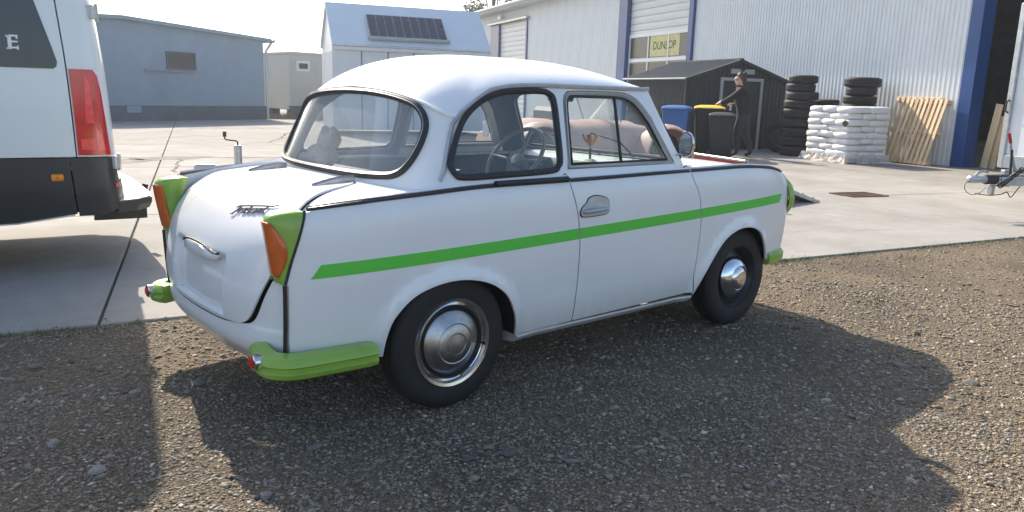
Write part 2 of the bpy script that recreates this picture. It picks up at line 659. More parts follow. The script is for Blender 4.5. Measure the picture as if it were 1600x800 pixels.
if np.cross(_p[1] - _p[0], _q[0] - _p[0])[1] > 0:
    SHELL_OUT = -1.
QT = [0, .25, .48, .58, .66, .76, .88, 1.0, 1.155, 1.35, 2.0, 2.3, 2.6, 3.0]
ZT = [1.276, 1.262, 1.222, 1.190, 1.172, 1.212, 1.252, 1.279, 1.299, 1.305, 1.305, 1.307, 1.312, 1.318]
def zT(u): return spl(QT, ZT, np.abs(u))

# --- rear end: profile from the rear window down to the valance
PC = [(-.13, .906), (-.29, .898), (-.44, .876), (-.570, .828), (-.668, .752), (-.728, .65), (-.758, .53), (-.758, .43), (-.764, .398), (-.764, .33), (-.715, .258)]
PE = [(-.03, .893), (-.27, .870), (-.44, .852), (-.545, .800), (-.600, .73), (-.630, .65), (-.648, .53), (-.655, .43), (-.662, .398), (-.662, .33), (-.63, .27)]
_TT = np.arange(len(PC))
PCx, PCz = [p[0] for p in PC], [p[1] for p in PC]
PEx, PEz = [p[0] for p in PE], [p[1] for p in PE]
def cr1(ys, t):
    """catmull-rom over the index"""
    ys = np.asarray(ys, float); n = len(ys)
    t = np.clip(np.asarray(t, float), 0, n - 1 - 1e-9)
    i = np.floor(t).astype(int); f = t - i
    g = lambda k: np.where(k < 0, 2 * ys[0] - ys[1], np.where(k >= n, 2 * ys[-1] - ys[-2], ys[np.clip(k, 0, n - 1)]))
    p0, p1, p2, p3 = g(i - 1), g(i), g(i + 1), g(i + 2)
    return .5 * (2 * p1 + (p2 - p0) * f + (2 * p0 - 5 * p1 + 4 * p2 - p3) * f * f + (3 * p1 - p0 - 3 * p2 + p3) * f**3)
TK = .11     # metres per index step, keeps the 2D outline about true to scale
YW = [.695, .690, .676, .652, .640, .630, .628, .626, .625, .622, .60]
def rear_raw(y, k, lid=False):
    t = np.asarray(k, float) / TK
    w = np.clip(np.abs(y) / np.maximum(cr1(YW, t), .1), 0, 1.1)
    g = .50 * w**2 + .50 * w**4.5
    x = cr1(PCx, t) * (1 - g) + cr1(PEx, t) * g
    z = cr1(PCz, t) * (1 - g) + cr1(PEz, t) * g
    return x, z, t
def sst(a, b, x):
    t = np.clip((x - a) / (b - a), 0, 1)
    return t * t * (3 - 2 * t)
def rear_fn(y, k):
    x, z, t = rear_raw(y, k)
    # valley between lid and fin
    ay = np.abs(y)
    x = x + .012 * sst(.50, .60, ay) * sst(3.5, 5, t)
    return np.stack([x, y, z], 1)
def lid_fn(y, k):
    x, z, t = rear_raw(y, k)
    ay = np.abs(y)
    puff = sst(0, .10, .60 - ay) * sst(.6, 3.0, t) * sst(8.2, 6.6, t)
    x = x - .014 * puff * sst(2.5, 5, t)
    z = z + .014 * puff * (1 - sst(3, 5.5, t))
    rec = sst(.275, .245, ay) * sst(5.05, 5.3, t) * sst(7.45, 7.2, t)      # number plate recess
    x = x + .030 * rec
    return np.stack([x, y, z], 1)

# --- nose
FC = [(1.52, .915), (1.75, .926), (2.0, .922), (2.22, .900), (2.42, .845), (2.53, .75), (2.585, .62), (2.60, .50), (2.58, .40), (2.54, .30)]
FE = [(1.46, .900), (1.75, .905), (2.0, .898), (2.2, .885), (2.36, .850), (2.46, .76), (2.505, .63), (2.51, .50), (2.50, .40), (2.47, .32)]
def nose_fn(y, k):
    t = np.asarray(k, float) / .12
    w = np.clip(np.abs(y) / np.maximum(cr1([.69, .70, .69, .675, .655, .63, .61, .60, .60, .58], t), .1), 0, 1.1)
    g = .3 * w**2 + .7 * w**4
    x = cr1([p[0] for p in FC], t) * (1 - g) + cr1([p[0] for p in FE], t) * g
    z = cr1([p[1] for p in FC], t) * (1 - g) + cr1([p[1] for p in FE], t) * g
    return np.stack([x, y, z], 1)

def ellipse_pts(c, ax, ay, rx, ry, n=28):
    c, ax, ay = Vector(c), Vector(ax), Vector(ay)
    return [tuple(c + ax * rx * math.cos(2 * PI * i / n) + ay * ry * math.sin(2 * PI * i / n)) for i in range(n)]

def build_saloon():
    car = thing('vintage_saloon', 'white two-door vintage saloon with green stripe, green bumpers and orange tail lamps on gravel', 'car')
    # ---------------- side panels
    GAP = .0034
    dr = crv([(.597, .930), (.606, .87), (.628, .80), (.650, .70), (.660, .60), (.666, .45), (.672, .258)], 5)      # rear door line
    df = crv([(1.452, .935), (1.470, .87), (1.512, .80), (1.540, .70), (1.548, .60), (1.550, .45), (1.554, .268)], 5)
    for sg in (-1, 1):
        fn = side_fn(sg)
        top = lambda a, b, n: [(x, float(belt(x)) + .022) for x in np.linspace(a, b, n)]
        # rear quarter
        ol = [(-.602, .845)] + [(x, float(belt(x)) + min(.022, .022 * (x + .60) / .45)) for x in np.linspace(-.56, .55, 30)]
        ol += [(x - GAP, z) for x, z in dr] + [(.50, .254), (.36, .252)] + ARCH_R[::-1] + [(-.45, .292), (-.655, .305), (-.676, .45), (-.682, .60), (-.652, .70), (-.625, .78)]
        o = panel('quarter_panel', ol, [], fn, .03, 'car_white', car, thick=.012, out=-sg, dstep=.015)
        # door skin
        d_ol = [(x + GAP, z) for x, z in dr][::-1] + top(.63, 1.43, 16) + [(x - GAP, z) for x, z in df]
        d = panel('door', d_ol, [], fn, .035, 'car_white', car, thick=.012, out=-sg, dstep=.015)
        # front fender
        f_ol = [(x + GAP, z) for x, z in df][::-1] + [(x, float(belt(x)) + .022 * max(0, min(1, (2.3 - x) / .3))) for x in np.linspace(1.5, 2.5, 24)] + \
               [(2.545, .79), (2.560, .72), (2.560, .60), (2.545, .48), (2.52, .385), (2.40, .365)] + ARCH_F[::-1]
        panel('front_fender', f_ol, [], fn, .03, 'car_white', car, thick=.012, out=-sg, dstep=.015)
        # sill below the door
        ml = MB()
        ml.loft([[(x, sg * (float(sideY(x, .27)) - .012 + a), z) for a, z in ((0, .249), (0, .238), (-.03, .212), (-.10, .205), (-.10, .249))] for x in np.linspace(.34, 1.56, 12)])
        ml.build('sill', 'car_white', car)
        for ln, nm in ((dr, 'door_gap_shade'), (df, 'door_gap_shade')):
            MB().tube([(x, sg * (float(sideY(x, z)) - .017), z) for x, z in ln], .011, 6).build(nm, 'well_black', car)  # black strip behind each door gap paints the gap's shade
        # green stripe: slightly rising band, cut at the panel gaps
        zt = lambda x: .663 + (.740 - .663) * (x + .561) / 2.893
        zb = lambda x: .614 + (.690 - .614) * (x + .598) / 2.906
        XD = lambda L, z: float(np.interp(z, [p[1] for p in L[::-1]], [p[0] for p in L[::-1]]))
        for a0, a1, b0, b1 in ((-.561, -.598, XD(dr, zt(.65)) - .004, XD(dr, zb(.65)) - .004),
                               (XD(dr, zt(.65)) + .004, XD(dr, zb(.65)) + .004, XD(df, zt(1.54)) - .004, XD(df, zb(1.54)) - .004),
                               (XD(df, zt(1.54)) + .004, XD(df, zb(1.54)) + .004, 2.39, 2.36)):
            panel('stripe', [(a0, zt(a0)), (b0, zt(b0)), (b1, zb(b1)), (a1, zb(a1))], [], fn, .03, 'stripe_green', car, thick=.001, off=.0012, out=-sg)
        # belt trim
        for a, b in ((-.595, .592), (.608, 1.448), (1.465, 2.40)):
            xs = np.linspace(a, b, 30)
            zz = belt(xs) + .004
            MB().tube([(x, sg * (float(sideY(x, z)) + .001), z) for x, z in zip(xs, zz)], .0065, 6).build('belt_trim', 'rubber', car, True)
            MB().tube([(x, sg * (float(sideY(x, z + .009)) + .001), z + .009) for x, z in zip(xs, zz)], .0035, 5).build('belt_moulding', 'chrome_dull', car, True)
        xs = np.linspace(.19, .59, 12)
        MB().tube([(x, sg * (float(sideY(x, .905)) + .004), float(belt(x)) + .012) for x in xs], .0135, 8).build('rubber_strip', 'rubber', car, True)
        # door handle
        dc = (0.745, .786)
        Y = lambda x, z, o=0.: sg * (float(sideY(x, z)) + o)
        esc = crv([(.655, .772), (.672, .792), (.690, .802), (.705, .822), (.745, .832), (.800, .824), (.828, .808), (.832, .775), (.822, .752), (.760, .745), (.680, .745), (.658, .752)], 4, True)
        panel('handle_seal', [(dc[0] + (x - dc[0]) * 1.06, dc[1] + (z - dc[1]) * 1.10) for x, z in esc], [], fn, .02, 'rubber', d, thick=.004, off=.002, out=-sg)
        panel('handle_plate', esc, [], lambda x, z: side_fn(sg)(x, z) + np.stack([0 * x, -sg * .002 * np.exp(-((x - .775) / .035)**2 - ((z - .80) / .02)**2), 0 * x], 1), .008, 'handle_silver', d, thick=.004, off=.005, out=-sg)
        hb = MB()
        hb.tube([(x, Y(x, z, o), z) for x, z, o in ((.672, .766, .006), (.69, .768, .022), (.74, .772, .028), (.79, .774, .026), (.815, .774, .016))], [.007, .0095, .0105, .009, .006], 8)
        hb.build('handle', 'handle_silver', d, True)
        # wheel wells
        for A, cx in ((ARCH_R, 0), (ARCH_F, 1.93)):
            wl = MB()
            rings = []
            for (x, z) in A:
                yo = float(sideY(x, z)) - .012
                rings.append([(x, sg * yo, z), (cx + (x - cx) * 1.06, sg * (yo - .03), .28 + (z - .28) * 1.08), (cx + (x - cx) * 1.08, sg * .45, .28 + (z - .28) * 1.1)])
            wl.loft(rings, closed=False)
            n0 = len(wl.V)
            wl.add([(cx, sg * .45, .28)] + [r_[2] for r_ in rings], [(0, i + 1, i + 2) for i in range(len(rings) - 1)])
            wl.build('wheel_well', 'well_black', car)
    # ---------------- cabin shell
    rwo = [(0, .922), (.25, .924), (.42, .930), (.50, .942), (.535, .982), (.548, 1.06), (.538, 1.135), (.500, 1.188), (.435, 1.220), (.30, 1.243), (.15, 1.254), (0, 1.257)]
    rw = crv(rwo + [(-y, z) for y, z in rwo[-2:0:-1]], 4, True)
    rw_u = [(u_rear(y, z), z) for y, z in rw]
    qwo = [(.012, .986), (.024, 1.02), (.066, 1.112), (.113, 1.178), (.184, 1.231), (.271, 1.264), (.366, 1.278), (.518, 1.280), (.570, 1.270), (.592, 1.24), (.590, 1.127), (.580, .997), (.562, .966), (.515, .948), (.25, .942), (.062, .939), (.026, .951)]
    qw = crv(qwo, 4, True)
    qw_u = [(u_side(x, z), z) for x, z in qw]
    dow = [(.608, .905), (.630, 1.00)] + crv([(.647, 1.20), (.655, 1.252), (.675, 1.278), (.715, 1.289), (.85, 1.291), (.995, 1.291), (1.085, 1.284), (1.163, 1.250), (1.244, 1.170)], 4) + [(1.30, 1.074), (1.36, .970), (1.398, .905)]
    do_u = [(u_side(x, z), z) for x, z in dow]
    wso = [(0, 1.285), (.20, 1.284), (.35, 1.280), (.46, 1.268), (.515, 1.235), (.54, 1.18), (.575, 1.06), (.60, .995), (.585, .962), (.52, .952), (.25, .952), (0, .952)]
    ws = crv(wso, 4)
    ws_u = [(3.0 if y < 1e-6 else u_front(y, z), z) for y, z in ws]
    us = np.linspace(-3, 3, 161)
    ol = [(u, float(zT(u))) for u in us] + ws_u + [(3, .88)] + [(u, .88) for u in np.linspace(2.9, -2.9, 60)] + [(-3, .88)] + [(-u, z) for u, z in ws_u[::-1]]
    neg = lambda L: [(-u, z) for u, z in L]
    holes = [rw_u, qw_u, neg(qw_u), do_u, neg(do_u)]
    panel('cabin_shell', ol, holes, shell, .035, 'car_white', car, thick=.010, out=SHELL_OUT, dstep=.02)
    panel('shaded_cabin_trim', ol, holes, shell, .05, 'vinyl_grey', car, thick=.004, off=-.016, out=SHELL_OUT, dstep=.03)  # inner pillar trim; the pillars' shade is put into its grey
    # roof
    nu, nr = 120, 26
    th = np.linspace(-3, 3, nu, endpoint=False)
    T = shell(th, zT(th))
    zs_ = T[:, 2].copy()
    for _ in range(60):
        zs_ = .5 * zs_ + .25 * np.roll(zs_, 1) + .25 * np.roll(zs_, -1)
    cx = .62
    dome = lambda q: 1.268 + .172 * max(0, 1 - (abs(q[1]) / .602)**2.3)**.6 * max(0, 1 - (abs(q[0] - cx) / .735)**3.0)**.62
    dl = np.array([T[i][2] - dome(T[i]) for i in range(nu)]); dls = dl.copy()
    for _ in range(45):
        dls = .5 * dls + .25 * np.roll(dls, 1) + .25 * np.roll(dls, -1)
    rows = []; inner = []
    for i in range(nu):
        row = []; ri = []
        cx = .62
        for j in range(nr + 1):
            r_ = math.sin(j / nr * PI / 2)
            C0 = np.array([cx, 0, 0]); tv = T[i] - C0; al = math.atan2(tv[1], tv[0])
            p = C0 + r_ * tv
            p[2] = dome(p) + dls[i] * r_**4.2 + (dl[i] - dls[i]) * r_**14
            row.append(p.copy())
            q = p.copy(); q[0] = cx + (q[0] - cx) * .97; q[1] *= .97; q[2] -= .022
            ri.append(q)
        rows.append(row); inner.append(ri)
    gridmesh('roof', rows, 'car_white', car, closed_u=True)
    gridmesh('headliner', inner, 'headliner', car, closed_u=True)
    # drip rail, seam moulding
    for sg in (1, -1):
        low = [(u_side(x, z), z) for x, z in ((-.036, .926), (-.014, .965), (.008, 1.03), (.030, 1.09), (.050, 1.140))]
        up = [(u, float(zT(u))) for u in np.linspace(.70, 2.35, 46)]
        pts = [tuple(s3(sg * u, z, .005)[0]) for u, z in low + up]
        MB().tube(pts, .0105, 6, flat=.8).build('drip_rail', 'alu', car, True)
    MB().tube([tuple(s3(u, float(zT(u)), .003)[0]) for u in np.linspace(-.69, .69, 60)], .0085, 6).build('roof_seam', 'car_white', car, True)
    # rear window
    def rfn(y, z):
        w = g_w(z)
        return np.stack([XC - (XC - g_xr(z)) * (1 - np.minimum(np.abs(y) / w, .999)**NR)**(1 / NR), y, z], 1)
    def ffn(y, z):
        w = g_w(z)
        return np.stack([XF0 + (g_xf(z) - XF0) * (1 - np.minimum(np.abs(y) / w, .999)**NF)**(1 / NF), y, z], 1)
    wr = panel('rear_window', rw, [], rfn, .06, 'glass_dusty_glare', car, thick=0, off=.004, out=-1)
    mk = lambda L: [tuple(s3(u, z, .006)[0]) for u, z in L]
    MB().tube(mk(rw_u), .0155, 8, closed=True, flat=.8).build('window_seal', 'rubber', wr, True)
    sh = lambda L, k, c: [(c[0] + (a - c[0]) * k, c[1] + (b - c[1]) * (1 - (1 - k) * 1.6)) for a, b in L]
    MB().tube([tuple(s3(u_rear(y, z), z, .018)[0]) for y, z in sh(rw, .994, (0, 1.09))], .0022, 5, closed=True).build('seal_insert', 'chrome_dull', wr, True)
    for sg in (1, -1):
        qf = lambda x, z, s=sg: np.concatenate([shell(np.array([s * u_side(a, b)]), np.array([b])) for a, b in zip(x, z)])
        wq = panel('quarter_window', [(sg * u, z) for u, z in qw_u], [], shell, .06, 'glass', car, thick=0, off=.003, out=SHELL_OUT)
        MB().tube(mk([(sg * u, z) for u, z in qw_u]), .0135, 8, closed=True, flat=.8).build('window_seal', 'rubber', wq, True)
        # door window frame and panes
        cx, cz = .98, 1.09
        fo = [(.613, .953), (.632, 1.00)] + crv([(.651, 1.20), (.659, 1.250), (.678, 1.274), (.716, 1.285), (.85, 1.287), (.995, 1.287), (1.083, 1.280), (1.160, 1.246), (1.240, 1.166)], 4) + [(1.296, 1.070), (1.355, .970), (1.366, .953)]
        gi = [(.650, .972)] + crv([(.668, 1.205), (.677, 1.243), (.692, 1.258), (.722, 1.263), (.85, 1.264), (.985, 1.264), (1.066, 1.256), (1.128, 1.226), (1.205, 1.146)], 4) + [(1.255, 1.062), (1.308, .972)]
        U = lambda L: [(sg * u_side(x, z), z) for x, z in L]
        fr = panel('window_frame', U(fo), [U(gi)], shell, .03, 'frame_grey', car, thick=.020, off=-.002, out=SHELL_OUT, dstep=.015)
        panel('door_top', U([(.611, .90), (.613, .950), (1.367, .950), (1.394, .90)]), [], shell, .04, 'car_white', car, thick=.015, off=.001, out=SHELL_OUT)
        MB().tube([tuple(s3(u, z, .002)[0]) for u, z in U(gi)], .0065, 6, closed=True).build('window_seal', 'rubber', fr, True)
        MB().tube([tuple(s3(u, z, .006)[0]) for u, z in U([(a + (.008 if a < cx else -.008), b - (.008 if b > 1.1 else -.004)) for a, b in fo])], .003, 5, closed=True).build('frame_moulding', 'alu', fr, True)
        dv = [(.988, 1.264), (.978, 1.10), (.970, .972)]
        MB().tube([tuple(s3(u, z, .002)[0]) for u, z in U(dv)], .0075, 6).build('divider_bar', 'rubber', fr, True)
        panel('window_pane', U([(.650, .972), (.668, 1.20), (.69, 1.258), (.985, 1.264), (.968, .972)]), [], shell, .06, 'glass', fr, thick=0, off=-.008, out=SHELL_OUT)
        panel('window_pane', U([(.94, .972), (.955, 1.264), (1.066, 1.256), (1.128, 1.226), (1.205, 1.146), (1.308, .972)]), [], shell, .06, 'glass', fr, thick=0, off=-.014, out=SHELL_OUT)
        # mirror on the door corner
        mm = MB()
        cxm, cym, czm = 1.335, -sg * .775, 1.052
        ring = lambda x, k: [(x, cym + sg * 0 + .040 * k * math.cos(a), czm + .060 * k * math.sin(a)) for a in np.linspace(0, 2 * PI, 24, endpoint=False)]
        mm.loft([ring(cxm - .004, .92), ring(cxm - .008, 1.0), ring(cxm + .006, 1.0), ring(cxm + .022, .8), ring(cxm + .03, .4)])
        mr = mm.build('door_mirror', 'chrome', car, True)
        MB().loft([ring(cxm - .0085, .90), ring(cxm - .0095, .90)]).build('mirror_glass', 'mirror', mr)
        MB().tube([(cxm + .018, cym, czm - .03), (cxm + .02, -sg * .735, czm - .045), (cxm + .03, -sg * .690, czm - .06)], .006, 6).build('mirror_arm', 'chrome', mr, True)
    wf = panel('windscreen', ws + [(-y, z) for y, z in ws[::-1]], [], ffn, .07, 'glass', car, thick=0, off=.003, out=1)
    MB().tube([tuple(s3(u, z, .005)[0]) for u, z in ws_u + [(-u, z) for u, z in ws_u[::-1]]], .013, 8, closed=True, flat=.8).build('window_seal', 'rubber', wf, True)
    for y0 in (.28, -.22):
        MB().tube([(1.575, y0, .955), (1.53, y0 + .05, 1.02), (1.50, y0 + .25, 1.06)], .005, 5).build('wiper', 'black_steel', wf, True)
    # ---------------- tail: deck, lid, valance
    lido = [(0, .55 * TK), (.24, .55 * TK), (.32, .62 * TK), (.372, .9 * TK), (.405, 1.4 * TK), (.445, 2.1 * TK), (.492, 2.8 * TK), (.535, 3.4 * TK), (.560, 4.0 * TK), (.565, 4.5 * TK), (.548, 5.2 * TK), (.517, 5.8 * TK), (.483, 6.4 * TK), (.430, 7.05 * TK), (.350, 7.62 * TK), (.25, 7.88 * TK), (.12, 7.93 * TK), (0, 7.95 * TK)]
    LO = crv(lido + [(-y, k) for y, k in lido[-2:0:-1]], 3, True)
    cxy = (0, 4.2 * TK)
    grow = lambda L, g: [(y + g * (y - cxy[0]) / max(.05, math.hypot(y, k - cxy[1])), k + g * (k - cxy[1]) / max(.05, math.hypot(y, k - cxy[1]))) for y, k in L]
    ks = np.linspace(0, 10 * TK, 40)
    yw = cr1(YW, ks / TK)
    tail_o = [(float(w), float(k)) for w, k in zip(yw, ks)] + [(-float(w), float(k)) for w, k in zip(yw[::-1], ks[::-1])]
    panel('tail_panel', tail_o, [[(y, k + (.016 if k > 6.6 * TK else .016 * max(0, (k / TK - 5.6)))) for y, k in grow(LO, .005)]], rear_fn, .03, 'car_white', car, thick=.008, out=1., dstep=.02)
    # channel below the lid gap
    panel('lid_gutter', grow(LO, .034), [grow(LO, -.03)], rear_fn, .03, 'well_black', car, thick=.002, off=-.022, out=1.)
    lid = panel('trunk_lid', grow(LO, -.001), [], lid_fn, .0165, 'car_white', car, thick=.010, off=.004, out=1., dstep=.013)
    for sg in (-1, 1):
        MB().loft([[(x, sg * (.312 + a * wd), z + b) for a, b in ((-1, -.012), (-1, .004), (0, .010 + wd * .2), (1, .004), (1, -.012))] for x, z, wd in ((-.225, .914, .010), (-.27, .915, .012), (-.34, .905, .010), (-.405, .890, .006))]).build('lid_hinge', 'chrome_dull', lid, True)
    # plate lamp / grip over the recess
    def onlid(y, t, o):
        y = np.atleast_1d(np.asarray(y, float)); k = np.atleast_1d(np.asarray(t, float)) * TK
        P = lid_fn(y, k); e = 1e-3
        N = np.cross(lid_fn(y + e, k) - lid_fn(y - e, k), lid_fn(y, k + e) - lid_fn(y, k - e))
        N /= np.linalg.norm(N, axis=1, keepdims=True)
        return P + N * (o + .004)
    rows = []
    for a in np.linspace(-1, 1, 21):
        w = math.sqrt(max(0, 1 - abs(a)**3)) + .02
        arc = []
        for b in np.linspace(0, PI, 9):
            arc.append(onlid(.20 * a, 4.98 + .30 * (1 - math.cos(b)) * .5 * w + .16 * abs(a)**2, .038 * math.sin(b) * w - .004)[0])
        rows.append(arc)
    gridmesh('plate_lamp', rows, 'car_white', lid)
    MB().tube([rows[i][1] + np.array([-.002, 0, .004]) for i in range(21)], .005, 6).build('lamp_gasket', 'rubber', lid, True)
    # script badge, raised chrome strokes
    def ell(cx, cy, rx, ry, a0, a1, n=10):
        return [(cx + rx * math.cos(R(a0 + (a1 - a0) * i / n)), cy + ry * math.sin(R(a0 + (a1 - a0) * i / n))) for i in range(n + 1)]
    ST = [[(.0, .9), (.2, 1.15), (.9, 1.25), (6.6, 1.35)], [(.75, 1.2), (.5, .3), (.2, -.25), (-.15, -.2)],
          [(1.0, .0), (1.15, .75)], [(1.12, .5), (1.3, .75), (1.55, .7)],
          ell(2.0, .37, .3, .37, 60, 400), [(2.35, .75), (2.3, .0), (2.5, .05)],
          [(2.85, 1.25), (2.75, .02)], ell(3.02, .36, .28, .36, 180, -180),
          [(3.5, .0), (3.62, .75)],
          ell(4.0, .37, .3, .37, 60, 400), [(4.35, .75), (4.3, .0), (4.5, .05)],
          [(4.75, .0), (4.87, .75)], [(4.8, .45), (5.0, .74), (5.25, .7), (5.25, .0), (5.4, .05)],
          [(5.85, 1.3), (5.7, .15), (5.85, 0), (6.1, .1)], [(6.6, 1.35), (7.3, 1.7)]]
    bd = MB()
    for s_ in ST:
        pts = [tuple(onlid(-.155 - .033 * a, 3.80 - .050 * a - .21 * b, .006)[0]) for a, b in crv(s_, 3)]
        bd.tube(pts, .0030, 5)
    bd.build('script_badge', 'badge', lid, True)
    # ---------------- fins with tail lamps
    for sg in (-1, 1):
        zs = [.600, .612, .625, .632, .64, .65, .66, .67, .68, .69, .70, .71, .72, .73, .74, .75, .76, .77, .78, .79, .80, .81, .817, .828, .842, .849]
        xF = spl([.60, .68, .78, .85], [-.684, -.662, -.627, -.604], zs)
        xR = spl([.60, .62, .70, .78, .82, .838, .85], [-.690, -.695, -.708, -.720, -.724, -.712, -.665], zs)
        ring = []; lens = []
        for i, z in enumerate(zs):
            f, r_ = float(xF[i]), float(xR[i])
            yf = float(sideY(f, z)) + .003
            sh_ = 1 - .35 * max(0, (z - .83) / .02)
            pts = [(f, yf), ((f * .6 + r_ * .4), yf - .010), (f * .25 + r_ * .75, yf - .024), (r_ + .004, yf - .040), (r_, yf - .052), (r_ + .004, yf - .085), (r_ + .022, yf - .108), (f * .5 + r_ * .5, yf - .116), (f + .01, yf - .112)]
            ring.append([(a, sg * b, z) for a, b in pts])
            if .624 < z < .82:
                k = max(0., min(1, (z - .612) / .19)); fr = float(spl([.60, .624, .640, .66, .69, .73, .77, .80, .818, .84], [0, .02, .38, .66, .80, .70, .42, .18, .02, 0], z))
                o0 = np.array(pts[3]); o1 = np.array(pts[0]); st = o0 + (o1 - o0) * fr * .88
                L = [st, o0 * .5 + st * .5 + np.array([0, .004]), np.array(pts[3]), np.array(pts[4]), np.array(pts[5]), np.array(pts[6])]
                c = np.array([f + .01, yf - .07])
                LL = []
                for m_, p in enumerate(L):
                    d_ = p - c; d_ = d_ / (np.linalg.norm(d_) + 1e-9)
                    p = p + d_ * .005 + (np.array([0, .002]) if m_ < 2 else 0)
                    LL.append((float(p[0]), sg * float(p[1]), z))
                lens.append(LL)
        tl = MB().loft(ring).build('tail_lamp', 'car_green', car, True, sharp=R(50))
        gridmesh('lens', lens, 'orange_lens', tl, thick=.006)
        z2 = np.linspace(.852, .602, 12)
        MB().tube([(float(x) + .002, sg * (float(sideY(x, z)) + .001), z) for z, x in zip(z2, spl([.60, .68, .78, .85], [-.684, -.662, -.627, -.604], z2))], .006, 6).build('lamp_gasket', 'rubber', tl, True)
        zc = np.linspace(.60, .30, 10)
        MB().tube([(-.684 + .02 * (.60 - z), sg * (float(sideY(-.68, z)) - .002), z) for z in zc], .007, 6).build('corner_trim', 'rubber', car, True)
        MB().tube([(-.676 + .02 * (.60 - z), sg * (float(sideY(-.67, z)) + .002), z) for z in zc], .0035, 5).build('corner_moulding', 'chrome_dull', car, True)
        # corner bumper
        path = crv([(-.722, .505), (-.738, .56), (-.736, .615), (-.715, .658), (-.67, .690), (-.55, .706), (-.37, .722)], 6)
        prof = [(-.03, .268), (.012, .268), (.030, .278), (.038, .296), (.027, .305), (.027, .313), (.037, .322), (.034, .338), (.020, .352), (-.03, .356)]
        rings = []
        for i, (x, y) in enumerate(path):
            t = np.array(path[min(i + 1, len(path) - 1)]) - np.array(path[max(i - 1, 0)]); t /= np.linalg.norm(t)
            n_ = np.array([-t[1], t[0]])
            if n_[0] > 0 and n_[1] < 0: n_ = -n_
            n_ = n_ if (n_ @ np.array([x + .2, y * 1.2])) > 0 else -n_
            e = .9 if i in (0, len(path) - 1) else 1.
            rise = .016 * max(0, 1 - (i / 14))
            rings.append([(x + n_[0] * a * e, sg * (y + n_[1] * a * e), .312 + (z - .312) * e + rise) for a, z in prof])
        bp = MB().loft(rings).build('rear_bumper', 'car_green', car, True)
        MB().lathe([(0, -.030), (.023, -.030), (.029, -.026), (.030, 0)], 20, 'X', (-.760, sg * .60, .328)).build('reflector_rim', 'chrome', bp, True)
        MB().lathe([(0, -.036), (.013, -.035), (.024, -.0305)], 20, 'X', (-.760, sg * .60, .328), cap=False).build('reflector', 'red_lens', bp, True)
    # ---------------- nose
    ks = np.linspace(0, 9 * .12, 40)
    wN = cr1([.69, .70, .69, .675, .655, .63, .61, .60, .60, .58], ks / .12)
    hood_o = [(float(w) - .05, float(k)) for w, k in zip(wN, ks) if k < .62]
    hood_full = hood_o + [(-y, k) for y, k in hood_o[::-1]]
    panel('hood', hood_full, [], nose_fn, .04, 'car_white', car, thick=.01, off=.004, out=-1.)
    nose_o = [(float(w), float(k)) for w, k in zip(wN, ks)]
    panel('nose_panel', nose_o + [(-y, k) for y, k in nose_o[::-1]], [[(y * 1.01, k + (.006 if k > .55 else 0)) for y, k in hood_full if k > .004]], nose_fn, .04, 'car_white', car, thick=.008, out=-1.)
    for sg in (-1, 1):
        c = (2.50, sg * .545, .70)
        hl = MB().lathe([(.135, 0), (.140, .03), (.135, .055), (.118, .075), (.098, .078), (.095, .06)], 32, 'X', c, cap=False).build('headlamp', 'car_green', car, True)
        MB().lathe([(.096, .055), (.06, .082), (0, .092)], 28, 'X', c, cap=False).build('headlamp_glass', 'head_glass', hl, True)
    path = [(2.30, -.668), (2.42, -.660), (2.50, -.63), (2.565, -.56), (2.60, -.4), (2.615, 0)]
    path = crv(path + [(x, -y) for x, y in path[-2::-1]], 5)
    rings = []
    for i, (x, y) in enumerate(path):
        t = np.array(path[min(i + 1, len(path) - 1)]) - np.array(path[max(i - 1, 0)]); t /= np.linalg.norm(t)
        n_ = np.array([t[1], -t[0]])
        rings.append([(x + n_[0] * a, y + n_[1] * a, z) for a, z in ((-.02, .322), (.02, .322), (.036, .335), (.038, .355), (.038, .375), (.024, .394), (-.02, .396))])
    MB().loft(rings).build('front_bumper', 'car_green', car, True)
    g = MB()
    for i in range(9):
        z = .48 + i * .022
        g.tube([tuple(nose_fn(np.array([y]), np.array([(6.2 + (.62 - z) * 5.5) * .12]))[0] + np.array([.006, 0, 0])) for y in np.linspace(-.34, .34, 14)], .005, 5)
    g.build('grille', 'chrome', car, True)
    # ---------------- floor pan and cabin
    fl = MB()
    fl.box((.95, 0, .235), (1.30, 1.18, .05)); fl.box((2.0, 0, .27), (.9, .82, .10)); fl.box((0., 0, .29), (.75, .82, .10)); fl.box((-.50, 0, .285), (.30, 1.10, .05))
    fl.build('floor_pan', 'well_black', car)
    MB().tube([(.3, .15, .20), (-.3, .2, .20), (-.55, .25, .20)], .018, 8).build('exhaust_pipe', 'chrome_dull', car, True)
    for sg in (-1, 1):
        cp = MB()
        xs = np.linspace(.36, 1.47, 12)
        cp.loft([[(x, sg * (float(sideY(x, .3)) - .045), .26), (x, sg * (float(sideY(x, .68)) - .055), .70), (x, sg * (float(sideY(x, .68)) - .068), .905), (x, sg * (float(sideY(x, .68)) - .045), .905), (x, sg * (float(sideY(x, .68)) - .03), .70), (x, sg * (float(sideY(x, .3)) - .022), .26)] for x in xs])
        cp.build('door_card', 'vinyl_grey', car)
        cq = MB()
        cq.loft([[(x, sg * .655, .60), (x, sg * .650, .905), (x, sg * .668, .905), (x, sg * .672, .60)] for x in np.linspace(.0, .355, 4)])
        cq.build('side_card', 'vinyl_grey', car)
        MB().tube([(x, sg * .655, .905) for x in np.linspace(.05, 1.45, 8)], .012, 6).build('card_top_rail', 'alu', car, True)
    MB().box((1.50, 0, .60), (.06, 1.28, .60), bev=.01).build('firewall', 'vinyl_dark', car)
    MB().box((-.02, 0, .875), (.34, 1.16, .025), bev=.008).build('parcel_shelf', 'vinyl_grey', car)
